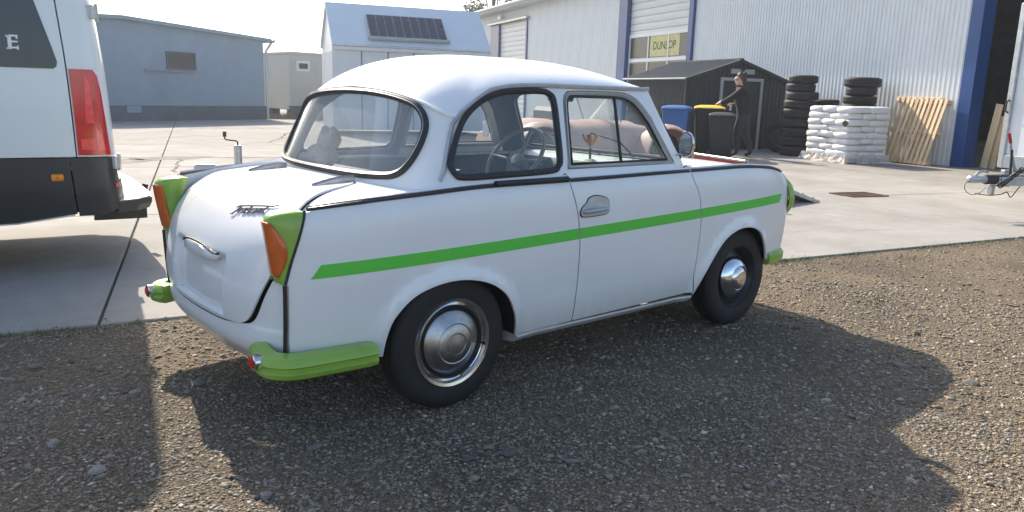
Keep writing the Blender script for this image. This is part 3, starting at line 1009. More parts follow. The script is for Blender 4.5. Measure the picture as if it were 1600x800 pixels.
    def seat(cx, cy, w, back):
        s = MB()
        s.loft([[(cx + a, cy + sgn * w * k, z) for sgn, k in ((-1, 1), (-1, .96), (1, .96), (1, 1))] for a, z, k in ((.5, .42, 1), (.5, .50, .95), (.0, .46, .95))][:1] + [[(cx + .5, cy - w, .36), (cx + .5, cy + w, .36), (cx + .5, cy + w, .48), (cx + .5, cy - w, .48)], [(cx + .05, cy - w, .34), (cx + .05, cy + w, .34), (cx + .05, cy + w, .45), (cx + .05, cy - w, .45)]])
        s.V, s.F = [], []
        s.box((cx + .26, cy, .40), (.48, 2 * w, .13), bev=.05)
        s.box((cx - .03, cy, .40 + back / 2), (.12, 2 * w, back), Matrix.Rotation(R(-14), 3, 'Y'), bev=.05)
        return s
    seat(.72, -.32, .25, .48).build('seat', 'vinyl_dark', car, True)
    seat(.72, .32, .25, .48).build('seat', 'vinyl_dark', car, True)
    seat(.08, 0, .56, .44).build('rear_seat', 'vinyl_dark', car, True)
    # dashboard
    dpr = [(1.47, .66), (1.40, .68), (1.375, .76), (1.38, .86), (1.41, .905), (1.47, .925), (1.58, .935), (1.58, .66)]
    dh = MB().prism(dpr, -.63, .63, lambda u, v, w: (u, w, v)).build('dashboard', 'dash_white', car, True)
    gr = MB()
    for i in range(9):
        gr.tube([(1.395 - .0, -.22 + i * .021, .80), (1.368, -.22 + i * .021, .86), (1.40, -.22 + i * .021, .905)], .006, 6)
    gr.build('speaker_grille', 'chrome', dh, True)
    MB().box((1.372, -.135, .845), (.012, .23, .12), bev=.005).build('grille_backing', 'vinyl_dark', dh)
    MB().box((1.36, .33, .86), (.06, .26, .10), bev=.02).build('instrument_cluster', 'vinyl_grey', dh)
    MB().tube([(1.375, y, .775) for y in np.linspace(-.6, .6, 6)], .010, 6).build('dash_trim', 'chrome', dh, True)
    # steering wheel
    ax = Vector((-.80, 0, .60)).normalized(); up = Vector((.60, 0, .80)).normalized(); yy = Vector((0, 1, 0))
    c = Vector((1.19, .33, .905))
    sw = MB().tube(ellipse_pts(c, yy, up, .205, .205, 36), .0125, 8, closed=True).build('steering_wheel', 'bakelite', car, True)
    MB().lathe([(.0, .03), (.035, .025), (.045, 0), (.03, -.05), (.022, -.25)], 16, 'Z').build('wheel_hub', 'bakelite', sw, True)
    hubo = sw.children[0]; hubo.location = c - ax * .03
    hubo.rotation_euler = ax.to_track_quat('Z', 'Y').to_euler()
    for a in (90, 0, 180):
        d_ = yy * math.cos(R(a)) + up * math.sin(R(a))
        MB().tube([c - ax * .03, c - ax * .02 + d_ * .1, c + d_ * .2], [.012, .010, .009], 6, flat=1.4).build('wheel_spoke', 'bakelite', sw, True)
    MB().tube([c - ax * .07, c - ax * .07 - yy * .16 + up * .02], .004, 5).build('stalk', 'chrome', sw, True)
    # interior mirror, strap, ornament, plush
    mi = MB().box((1.22, .0, 1.262), (.02, .20, .055), bev=.012).build('interior_mirror', 'vinyl_dark', car, True)
    MB().tube([(1.225, 0, 1.27), (1.27, 0, 1.31)], .006, 6).build('mirror_stem', 'chrome', mi, True)
    st = crv([(.60, .545, 1.27), (.575, .57, 1.20), (.58, .575, 1.15), (.62, .575, 1.16), (.63, .565, 1.22), (.62, .545, 1.27)], 5)
    MB().tube(st, .009, 6).build('grab_strap', 'rubber', car, True)
    # wheels
    def tyre_me():
        pr = [(.172, -.052), (.180, -.064), (.205, -.071), (.240, -.072), (.262, -.066), (.274, -.054), (.2795, -.045)]
        k = len(pr)
        full = pr + [(.280, -.030), (.275, -.028), (.275, -.022), (.2805, -.020), (.2805, -.006), (.2755, -.004), (.2755, .004)]
        full = full + [(r_, -a) for r_, a in full[::-1]]
        return MB().lathe(full, 56, 'Y', cap=False).me('tyre', 'tyre', True, R(40))
    tme = tyre_me()
    rim_b = MB().lathe([(.178, -.058), (.183, -.062), (.178, -.055), (.165, -.045), (.160, -.020), (.150, -.010), (.130, -.016), (.110, -.026), (.06, -.03), (0, -.03)], 48, 'Y', cap=False).me('rim', 'black_steel', True, R(50))
    rim_c = MB().lathe([(.176, -.060), (.186, -.067), (.182, -.075), (.170, -.072), (.163, -.058), (.158, -.055), (.154, -.062), (.146, -.060), (.140, -.048), (.130, -.040), (.11, -.035), (0, -.03)], 56, 'Y', cap=False).me('rim', 'chrome', True, R(30))
    rim_g = MB().lathe([(.153, -.0635), (.147, -.0625), (.141, -.0505), (.136, -.048)], 56, 'Y', cap=False).me('rim_groove', 'black_steel', True)
    cap_r = MB().lathe([(.137, -.046), (.135, -.056), (.128, -.062), (.112, -.072), (.095, -.082), (.084, -.088), (.080, -.086), (.076, -.089), (.058, -.094), (.047, -.096), (.044, -.092), (.041, -.097), (.02, -.100), (0, -.101)], 48, 'Y', cap=False).me('hub_cap', 'chrome_hub', True, R(40))
    cap_f = MB().lathe([(.118, -.030), (.120, -.040), (.114, -.050), (.098, -.066), (.085, -.074), (.072, -.079), (.069, -.076), (.066, -.082), (.050, -.092), (.040, -.096), (0, -.097)], 48, 'Y', cap=False).me('hub_cap', 'chrome', True, R(40))
    vsl = [MB().box((.166 * math.cos(a), -.066, .166 * math.sin(a)), (.018, .006, .034), Matrix.Rotation(-a, 3, 'Y'), bev=.002).me('slot', 'black_steel') for a in (-.25, .35)]
    for wx, wy, fr in ((0, -.632, 0), (0, .632, 0), (2.02, -.612, 1), (2.02, .612, 1)):
        w = link('wheel', tme, car)
        w.location = (wx, wy, .280)
        if wy > 0: w.rotation_euler = (0, 0, PI)
        if fr:
            link('rim', rim_b, w); link('hub_cap', cap_f, w)
        else:
            link('rim', rim_c, w); link('hub_cap', cap_r, w); link('rim_groove', rim_g, w)
            MB().tube([(.150, -.055, -.03), (.158, -.080, -.035)], .004, 6).build('valve', 'rubber', w, True)
            a = R(-62); MB().box((.158 * math.cos(a), -.066, .158 * math.sin(a)), (.012, .012, .05), Matrix.Rotation(-a, 3, 'Y'), bev=.003).build('balance_weight', 'alu', w)
    # things lying in the car
    fl = thing('flower_ornament', 'small yellow flower ornament standing on the saloon dashboard', 'ornament', (1.385, -.085, .925))
    fl.scale = (1.8, 1.8, 1.5)
    MB().tube([(0, 0, -.03), (0, 0, .04)], .004, 5).build('stem', 'leaf_green', fl)
    pt = MB()
    for i in range(7):
        a = 2 * PI * i / 7
        pt.loft([[(r_ * math.cos(a + s * wd) * .9, r_ * math.sin(a + s * wd), .045 + h) for s in (-1, 0, 1)] for r_, wd, h in ((.004, .3, 0), (.022, .38, .022), (.030, .25, .045))], closed=False)
    pt.build('petals', 'yellow_cloth', fl, True)
    MB().lathe([(0, -.03), (.022, -.028), (.026, -.01), (.012, .0), (0, .0)], 12, 'Z').build('base', 'plush', fl, True)
    rnd = random.Random(5)
    pb = MB()
    def blob(mb, c, r_, sx=1, sy=1, sz=1, n=10):
        V = []; F = []
        for i in range(n + 1):
            for j in range(2 * n):
                th_, ph = PI * i / n, PI * j / n
                k = 1 + .10 * math.sin(5 * ph + 3 * th_ + c[0] * 40) * math.sin(th_)
                V.append((c[0] + sx * r_ * k * math.sin(th_) * math.cos(ph), c[1] + sy * r_ * k * math.sin(th_) * math.sin(ph), c[2] + sz * r_ * k * math.cos(th_)))
        for i in range(n):
            for j in range(2 * n):
                F.append((i * 2 * n + j, (i + 1) * 2 * n + j, (i + 1) * 2 * n + (j + 1) % (2 * n), i * 2 * n + (j + 1) % (2 * n)))
        mb.add(V, F)
    tb = thing('plush_toy', 'pale fluffy plush toy lying on the parcel shelf behind the rear window', 'plush toy', (.0, .40, .888))
    for nm, c_, r_, k in (('body', (0, 0, .055), .075, (.9, 1.3, .8)), ('head', (.01, -.06, .135), .055, (1, 1, 1)), ('arm', (-.04, .09, .04), .035, (1, 1.3, .8)), ('arm', (-.05, -.11, .035), .03, (1, 1.3, .8)), ('ear', (.01, -.10, .18), .02, (1, 1, 1)), ('ear', (.01, -.02, .18), .02, (1, 1, 1))):
        m_ = MB(); blob(m_, c_, r_, *k); m_.build(nm, 'plush', tb, True, R(80))
    return car
MT['handle_silver'] = mat('handle_silver', (.46, .47, .49), .38, .45, var=.1, scale=20)
MT['badge'] = mat('badge', (.16, .16, .165), .35, .6)
MT['chrome_hub'] = mat('chrome_hub', (.46, .45, .44), .34, 1., var=.3, scale=9, rvar=.15, dirt=(.2, .15, .11), dscale=14, damt=.5)
build_saloon()
# ================================================================== ground
MT['earth'] = mat('earth', (.16, .14, .11), .95, var=.3, scale=.6, bump=.4, bscale=6)
MT['concrete'] = mat('concrete', (.285, .275, .255), .9, spec=.2, var=.14, scale=1.3, dirt=(.17, .15, .125), dscale=.7, damt=.6, bump=.25, bscale=60)
MT['concrete_b'] = mat('concrete_b', (.258, .246, .225), .9, spec=.2, var=.16, scale=2.1, dirt=(.17, .155, .135), dscale=1.1, damt=.6, bump=.3, bscale=45)
MT['joint'] = mat('joint', (.07, .062, .05), .95, var=.3, scale=9)

def gravel_mat():
    m, nt, b = newmat('gravel')
    n, l = nt.nodes, nt.links
    tc = n.new('ShaderNodeTexCoord')
    v = n.new('ShaderNodeTexVoronoi'); v.inputs['Scale'].default_value = 85
    v2 = n.new('ShaderNodeTexVoronoi'); v2.inputs['Scale'].default_value = 190
    ns = n.new('ShaderNodeTexNoise'); ns.inputs['Scale'].default_value = 1.1; ns.inputs['Detail'].default_value = 7
    for t in (v, v2, ns):
        l.new(tc.outputs['Object'], t.inputs['Vector'])
    sep = n.new('ShaderNodeSeparateColor'); l.new(v.outputs['Color'], sep.inputs[0])
    r1 = n.new('ShaderNodeValToRGB')
    e = r1.color_ramp.elements
    e[0].position = 0; e[0].color = (.16, .128, .092, 1)
    e[1].position = 1; e[1].color = (.36, .30, .225, 1)
    x = r1.color_ramp.elements.new(.5); x.color = (.245, .20, .145, 1)
    x = r1.color_ramp.elements.new(.82); x.color = (.30, .24, .165, 1)
    l.new(sep.outputs[0], r1.inputs[0])
    r2 = n.new('ShaderNodeValToRGB')
    r2.color_ramp.elements[0].position = .35; r2.color_ramp.elements[0].color = (.55, .53, .49, 1)
    r2.color_ramp.elements[1].position = .68; r2.color_ramp.elements[1].color = (1.0, .93, .80, 1)
    l.new(ns.outputs[0], r2.inputs[0])
    mx = n.new('ShaderNodeMix'); mx.data_type = 'RGBA'; mx.blend_type = 'MULTIPLY'; mx.inputs[0].default_value = 1
    l.new(r1.outputs[0], mx.inputs[6]); l.new(r2.outputs[0], mx.inputs[7])
    l.new(mx.outputs[2], b.inputs['Base Color'])
    ad = n.new('ShaderNodeMath'); ad.operation = 'ADD'
    l.new(v.outputs['Distance'], ad.inputs[0]); l.new(v2.outputs['Distance'], ad.inputs[1])
    bp = n.new('ShaderNodeBump'); bp.inputs['Strength'].default_value = 1; bp.inputs['Distance'].default_value = .014; bp.invert = True
    l.new(ad.outputs[0], bp.inputs['Height']); l.new(bp.outputs[0], b.inputs['Normal'])
    b.inputs['Roughness'].default_value = .92
    return m
MT['gravel'] = gravel_mat()

def stone_mat():
    m, nt, b = newmat('stone')
    n, l = nt.nodes, nt.links
    at = n.new('ShaderNodeAttribute'); at.attribute_name = 'tone'
    ns = n.new('ShaderNodeTexNoise'); ns.inputs['Scale'].default_value = 140; ns.inputs['Detail'].default_value = 4
    tc = n.new('ShaderNodeTexCoord'); l.new(tc.outputs['Object'], ns.inputs['Vector'])
    mr = n.new('ShaderNodeMapRange'); mr.inputs['To Min'].default_value = .75; mr.inputs['To Max'].default_value = 1.25
    l.new(ns.outputs[0], mr.inputs['Value'])
    mx = n.new('ShaderNodeMix'); mx.data_type = 'RGBA'; mx.blend_type = 'MULTIPLY'; mx.inputs[0].default_value = 1
    l.new(at.outputs['Color'], mx.inputs[6]); l.new(mr.outputs[0], mx.inputs[7])
    l.new(mx.outputs[2], b.inputs['Base Color'])
    b.inputs['Roughness'].default_value = .8
    return m
MT['stone'] = stone_mat()
for i, c in enumerate(((.19, .178, .16), (.15, .138, .12), (.24, .225, .20), (.18, .148, .11), (.10, .095, .088))):
    MT['stone_%d' % i] = mat('stone_%d' % i, c, .82, var=.25, scale=25, bump=.4, bscale=90)

E0 = np.array([-1.283, 1.383]); ED = np.array([.9732, -.2299]); EN = np.array([.2299, .9732])
def ground():
    g = MB().add([(-900, -900, -.03), (900, -900, -.03), (900, 900, -.03), (-900, 900, -.03)], [(0, 1, 2, 3)])
    g.build('ground', 'earth', None, kind='structure')
    a, b = E0 - ED * 30 + EN * .03, E0 + ED * 40 + EN * .03
    c, d = b - EN * 30, a - EN * 30
    gl = MB().add([(*a, 0), (*d, 0), (*c, 0), (*b, 0)], [(0, 1, 2, 3)]).build('gravel_lot', 'gravel', None, kind='structure')
    # concrete yard, slab by slab
    base = MB().add([(*(E0 - ED * 40), -.012), (*(E0 + ED * 60), -.012), (*(E0 + ED * 60 + EN * 70), -.012), (*(E0 - ED * 40 + EN * 70), -.012)], [(0, 1, 2, 3)])
    yard = base.build('concrete_yard', 'joint', None, kind='structure')
    A = np.array([math.cos(R(-18.5)), math.sin(R(-18.5))]); B = np.array([-A[1], A[0]])
    rnd = random.Random(3)
    def clip(poly):
        out = []
        n = len(poly)
        for i in range(n):
            p, q = np.array(poly[i]), np.array(poly[(i + 1) % n])
            dp, dq = (p - E0) @ EN, (q - E0) @ EN
            if dp >= 0: out.append(p)
            if dp * dq < 0: out.append(p + (q - p) * dp / (dp - dq))
        return out
    for i in range(-7, 8):
        for j in range(-3, 9):
            a0 = -1.22 + 4.05 * i; b0 = 4.75 + 4.8 * (j - 1)
            gp = .009
            rect = [A * (a0 + gp) + B * (b0 + gp), A * (a0 + 4.05 - gp) + B * (b0 + gp), A * (a0 + 4.05 - gp) + B * (b0 + 4.8 - gp), A * (a0 + gp) + B * (b0 + 4.8 - gp)]
            P = clip(rect)
            if len(P) < 3:
                continue
            z = .014 + rnd.uniform(-.002, .002)
            c = sum(P) / len(P)
            ring0 = [(*p, -.03) for p in P]; ring1 = [(*p, z - .006) for p in P]; ring2 = [(*(p + (c - p) / np.linalg.norm(c - p) * .008), z) for p in P]
            MB().loft([ring0, ring1, ring2]).build('slab', 'concrete' if rnd.random() < .6 else 'concrete_b', yard)
    return gl, yard
GRAVEL, YARD = ground()

def rock_me(seed, mt):
    rnd = random.Random(seed)
    bm = bmesh.new()
    bmesh.ops.create_icosphere(bm, subdivisions=2, radius=1)
    for v in bm.verts:
        v.co *= 1 + .22 * math.sin(3.1 * v.co.x + seed) * math.cos(2.7 * v.co.y + 2 * seed) + .16 * math.sin(4.3 * v.co.z + 1.7 * seed + v.co.x) + rnd.uniform(-.06, .06)
        v.co.z *= .55
    me = bpy.data.meshes.new('stone'); bm.to_mesh(me); bm.free()
    me.materials.append(MT[mt])
    return me

def gravel():
    rng = np.random.default_rng(7)
    def field(n, r0, r1, s0, s1, p=2.2):
        r = np.sqrt(rng.uniform(r0 * r0, r1 * r1, n)); a = YAW + rng.uniform(R(-41), R(41), n)
        P = np.stack([CAM[0] + r * np.cos(a), CAM[1] + r * np.sin(a)], 1)
        dd = (P - E0) @ EN; keep = (dd < -.005) | ((dd < .09) & (rng.random(n) < .16 * np.exp(-np.maximum(dd, 0) / .03)))
        P = P[keep]
        s = s0 + (s1 - s0) * rng.random(len(P))**p
        return P, s
    sets = [field(70000, 1.9, 3.6, .0028, .0115, 2.6), field(60000, 3.4, 6.0, .004, .014, 2.6), field(30000, 5.6, 11.5, .006, .018, 2.6), field(5000, 1.9, 6.5, .009, .024, 2.8)]
    P = np.concatenate([a for a, _ in sets]); S = np.concatenate([b for _, b in sets])
    n = len(P)
    base = np.array([(1, 0, 0), (-1, 0, 0), (0, 1, 0), (0, -1, 0), (0, 0, 1), (0, 0, -1), (.62, .62, .45), (-.6, -.62, .4)], float)
    tri = np.array([(0, 6, 4), (6, 2, 4), (2, 1, 4), (1, 7, 4), (7, 3, 4), (3, 0, 4), (0, 2, 6), (1, 3, 7), (0, 5, 2), (2, 5, 1), (1, 5, 3), (3, 5, 0)])
    nv = len(base)
    V = np.repeat(base[None], n, 0) * (1 + rng.uniform(-.32, .25, (n, nv, 1)))
    sc = np.stack([rng.uniform(.75, 1.45, n), rng.uniform(.6, 1.0, n), rng.uniform(.26, .55, n)], 1)
    V = V * sc[:, None, :]
    a = rng.uniform(0, 2 * PI, n); ca, sa = np.cos(a), np.sin(a)
    X = V[..., 0] * ca[:, None] - V[..., 1] * sa[:, None]; Y = V[..., 0] * sa[:, None] + V[..., 1] * ca[:, None]
    tl = rng.normal(0, .22, n)
    Z = V[..., 2] + X * tl[:, None]
    V = np.stack([X, Y, Z], -1) * S[:, None, None]
    V[..., 2] += np.where((P - E0) @ EN > -.003, .016, 0.)[:, None]
    V[..., 0] += P[:, 0:1]; V[..., 1] += P[:, 1:2]; V[..., 2] += (S * rng.uniform(-.12, .18, n))[:, None]
    F = (tri[None] + (np.arange(n) * nv)[:, None, None]).reshape(-1)
    me = bpy.data.meshes.new('gravel_stones')
    nf = n * len(tri)
    me.vertices.add(n * nv); me.loops.add(nf * 3); me.polygons.add(nf)
    me.vertices.foreach_set('co', V.reshape(-1).astype(np.float32))
    me.loops.foreach_set('vertex_index', F.astype(np.int32))
    me.polygons.foreach_set('loop_start', np.arange(0, nf * 3, 3, dtype=np.int32))
    me.polygons.foreach_set('loop_total', np.full(nf, 3, np.int32))
    pal = np.array([(.26, .225, .18), (.20, .172, .138), (.31, .255, .185), (.29, .22, .145), (.37, .335, .28), (.14, .125, .105), (.55, .52, .46), (.23, .175, .11)])
    pr = np.array([.24, .17, .18, .14, .10, .07, .02, .08])
    c = pal[rng.choice(len(pal), n, p=pr)] * rng.uniform(.64, 1.10, (n, 1)) * np.array([.98, .965, .93])
    c4 = np.concatenate([np.repeat(c, nv, 0), np.ones((n * nv, 1))], 1).astype(np.float32)
    ca_ = me.color_attributes.new('tone', 'FLOAT_COLOR', 'POINT')
    ca_.data.foreach_set('color', c4.reshape(-1))
    me.materials.append(MT['stone'])
    me.update(); me.validate()
    o = link('gravel_stones', me, GRAVEL, 'stuff')
    # larger stones that can be told apart
    ms = [rock_me(i, 'stone_%d' % (i % 5)) for i in range(10)]
    rnd = random.Random(11)
    k = 0
    while k < 150:
        r = math.sqrt(rnd.uniform(2.0**2, 4.9**2)); a = YAW + rnd.uniform(R(-39), R(39))
        x, y = CAM[0] + r * math.cos(a), CAM[1] + r * math.sin(a)
        if (np.array([x, y]) - E0) @ EN > -.05:
            continue
        s = .011 + .017 * rnd.random()**2.2
        st = link('stone', ms[k % 10], GRAVEL)
        st.location = (x, y, s * .22); st.scale = (s * rnd.uniform(.9, 1.4), s * rnd.uniform(.7, 1.), s * rnd.uniform(.7, 1.1))
        st.rotation_euler = (rnd.uniform(-.3, .3), rnd.uniform(-.3, .3), rnd.uniform(0, 6.3))
        k += 1
    # dry straw bits and weeds along the slab edge
    V = []; F = []
    for i in range(9000):
        r = math.sqrt(rnd.uniform(2.2**2, 10.**2)); a = YAW + rnd.uniform(R(-40), R(40))
        p = np.array([CAM[0] + r * math.cos(a), CAM[1] + r * math.sin(a)])
        d = -((p - E0) @ EN)
        if d < .0 or rnd.random() > math.exp(-d / 1.6) + .12:
            continue
        L = rnd.uniform(.008, .035); w = rnd.uniform(.0008, .0022); t = rnd.uniform(0, 6.28)
        u = np.array([math.cos(t), math.sin(t)]); v = np.array([-u[1], u[0]]); z = rnd.uniform(.006, .016); z2 = z + rnd.uniform(-.003, .009)
        k0 = len(V)
        V += [(*(p - v * w), z), (*(p + v * w), z), (*(p + u * L + v * w * .4), z2), (*(p + u * L - v * w * .4), z2)]
        F.append((k0, k0 + 1, k0 + 2, k0 + 3))
    MT['straw'] = mat('straw', (.34, .26, .14), .85, var=.4, scale=5)
    link('straw', mesh('straw', V, F, 'straw'), GRAVEL, 'stuff')
    V = []; F = []
    def blade(p, h, lean, w):
        t = rnd.uniform(0, 6.28); d = np.array([math.cos(t), math.sin(t)]); v = np.array([-d[1], d[0]])
        k0 = len(V); q = np.array(p)
        for f, ww in ((0, 1), (.5, .8), (1, .08)):
            c = q + d * lean * h * f * f
            V.append((*(c - v * w * ww), h * f * (1 - .25 * lean * f))); V.append((*(c + v * w * ww), h * f * (1 - .25 * lean * f)))
        F.append((k0, k0 + 1, k0 + 3, k0 + 2)); F.append((k0 + 2, k0 + 3, k0 + 5, k0 + 4))
    for i in range(1900):
        s = rnd.uniform(-2, 11); 
        cl = .5 + .5 * math.sin(s * 2.1) * math.sin(s * 5.3 + 1)
        if rnd.random() > cl**2.0 + .06:
            continue
        p = E0 + ED * s - EN * abs(rnd.gauss(.02, .06))
        for _ in range(rnd.randint(2, 5)):
            blade(p + np.array([rnd.gauss(0, .012), rnd.gauss(0, .012)]), rnd.uniform(.012, .045), rnd.uniform(.3, 1.4), rnd.uniform(.0012, .0025))
    for cx, cy, n_ in ((3.25, .28, 260), (3.55, .22, 160), (2.85, .36, 140), (5.0, -.42, 60), (3.3, -.9, 60)):
        for _ in range(n_):
            blade((cx + rnd.gauss(0, .10), cy + rnd.gauss(0, .035)), rnd.uniform(.012, .05), rnd.uniform(.3, 1.5), rnd.uniform(.0014, .003))
    MT['weed'] = mat('weed', (.10, .125, .04), .8, var=.4, scale=7)
    link('weeds', mesh('weeds', V, F, 'weed'), GRAVEL, 'stuff')
gravel()

def cracks():
    rnd = random.Random(21)
    MT['crack'] = mat('crack', (.06, .052, .042), .95, var=.4, scale=30)
    for (x0, y0), (x1, y1), w in (((1.9, 8.6), (2.6, 10.6), .035), ((9.3, 1.9), (12.8, .6), .014), ((6.0, 20.5), (9.4, 20.2), .09), ((9.4, 20.2), (5.6, 14.2), .06),
                                  ((.8, 11.6), (4.4, 10.4), .05), ((4.6, .9), (6.6, .2), .006), ((10.4, 4.0), (13.8, 3.1), .010)):
        n = 26; a = np.array([x0, y0]); b = np.array([x1, y1]); d = (b - a) / np.linalg.norm(b - a); nn = np.array([-d[1], d[0]])
        V = []; off = 0
        for i in range(n + 1):
            off += rnd.gauss(0, .03); off *= .92
            c = a + (b - a) * i / n + nn * off; ww = w * rnd.uniform(.3, 1.2)
            V += [(*(c - nn * ww * .5), .0185), (*(c + nn * ww * .5), .0185)]
        link('crack', mesh('crack', V, [(2 * i, 2 * i + 1, 2 * i + 3, 2 * i + 2) for i in range(n)], 'crack'), YARD)
    # rough worn patch of broken surface
    for cx, cy, r in ((1.4, 10.6, .9), (2.5, 10.9, .7)):
        pts = [(cx + r * rnd.uniform(.6, 1.2) * math.cos(t), cy + .45 * r * rnd.uniform(.6, 1.2) * math.sin(t), .0178) for t in np.linspace(0, 2 * PI, 22, endpoint=False)]
        link('worn_patch', mesh('worn_patch', pts, [tuple(range(22))], 'patch'), YARD)
MT['patch'] = mat('patch', (.17, .155, .13), .95, var=.5, scale=6, bump=.6, bscale=30)
cracks()
# ================================================================== buildings
MT['clad_white'] = mat('clad_white', (.66, .69, .70), .5, var=.05, scale=1.2, dirt=(.38, .36, .32), dscale=.9, damt=.25)
MT['door_white'] = mat('door_white', (.60, .62, .62), .45, var=.04, scale=2)
MT['blue_paint'] = mat('blue_paint', (.008, .055, .21), .4, var=.12, scale=3)
MT['dark_room'] = mat('dark_room', (.09, .085, .08), .9, var=.3, scale=2)
MT['roof_sheet'] = mat('roof_sheet', (.42, .45, .48), .5, var=.1, scale=2)
MT['render_blue'] = mat('render_blue', (.21, .285, .355), .85, var=.06, scale=1.1, dirt=(.17, .21, .25), dscale=.6, damt=.5, bump=.2, bscale=40)
MT['plinth_blue'] = mat('plinth_blue', (.075, .10, .125), .85, var=.15, scale=2)
MT['win_dark'] = mat('win_dark', (.03, .036, .042), .3, var=.2, scale=1.5)
MT['beige_cabin'] = mat('beige_cabin', (.50, .48, .42), .6, var=.05, scale=1.5)
MT['pvc_white'] = mat('pvc_white', (.72, .73, .73), .4)
MT['hut_white'] = mat('hut_white', (.62, .64, .66), .5, var=.04, scale=1.4, dirt=(.4, .4, .38), dscale=1.2, damt=.2)
MT['hut_roof'] = mat('hut_roof', (.58, .64, .68), .45, var=.04, scale=1.5)
MT['shed_dark'] = mat('shed_dark', (.012, .018, .023), .5, var=.2, scale=4)
MT['shed_roof'] = mat('shed_roof', (.05, .065, .07), .45, var=.2, scale=4)
MT['shed_trim'] = mat('shed_trim', (.34, .36, .36), .5)
MT['solar_cell'] = mat('solar_cell', (.020, .028, .05), .2, var=.3, scale=5)
MT['banner_yellow'] = mat('banner_yellow', (.60, .55, .25), .7, var=.15, scale=5)
MT['print_black'] = mat('print_black', (.012, .012, .012), .7)
MT['print_white'] = mat('print_white', (.75, .76, .77), .6)
MT['wood'] = mat('wood', (.70, .53, .33), .75, var=.2, scale=6, stretch=(1, 1, .15), bump=.15, bscale=30)
MT['wood_b'] = mat('wood_b', (.62, .45, .27), .78, var=.25, scale=5, stretch=(1, 1, .15), bump=.15, bscale=30)
MT['shelf_steel'] = mat('shelf_steel', (.10, .10, .10), .5, .5)
MT['crate_blue'] = mat('crate_blue', (.02, .06, .20), .5, var=.1, scale=5)
MT['galv'] = mat('galv', (.42, .44, .46), .42, .75, var=.2, scale=12, rvar=.1)

def text_me(txt, size, mt, ext=.001):
    cu = bpy.data.curves.new('text', 'FONT')
    cu.body = txt; cu.size = size; cu.extrude = ext; cu.align_x = 'CENTER'; cu.align_y = 'CENTER'; cu.resolution_u = 3
    t = bpy.data.objects.new('text', cu)
    COL.objects.link(t)
    dg = bpy.context.evaluated_depsgraph_get()
    me = bpy.data.meshes.new_from_object(t.evaluated_get(dg))
    bpy.data.objects.remove(t)
    me.materials.clear(); me.materials.append(MT[mt])
    return me

def sheet_me(w, h, pitch=.125, dep=.012, mt='clad_white'):
    """trapezoid-ribbed cladding sheet, local x 0..w, z 0..h, ribs towards +y"""
    prof = []
    x = 0
    while x < w - 1e-6:
        for f, d in ((0, 0), (.42, 0), (.52, 1), (.90, 1), (1.0, 0)):
            xx = x + pitch * f
            if xx <= w + 1e-6 and (not prof or xx > prof[-1][0] + 1e-6): prof.append((xx, dep * d))
        x += pitch
    V = [(a, b, z) for a, b in prof for z in (0, h)] + [(a, -.02, z) for a in (prof[0][0], prof[-1][0]) for z in (0, h)]
    F = [(2 * i, 2 * i + 2, 2 * i + 3, 2 * i + 1) for i in range(len(prof) - 1)]
    return mesh('wall_sheet', V, F, mt)

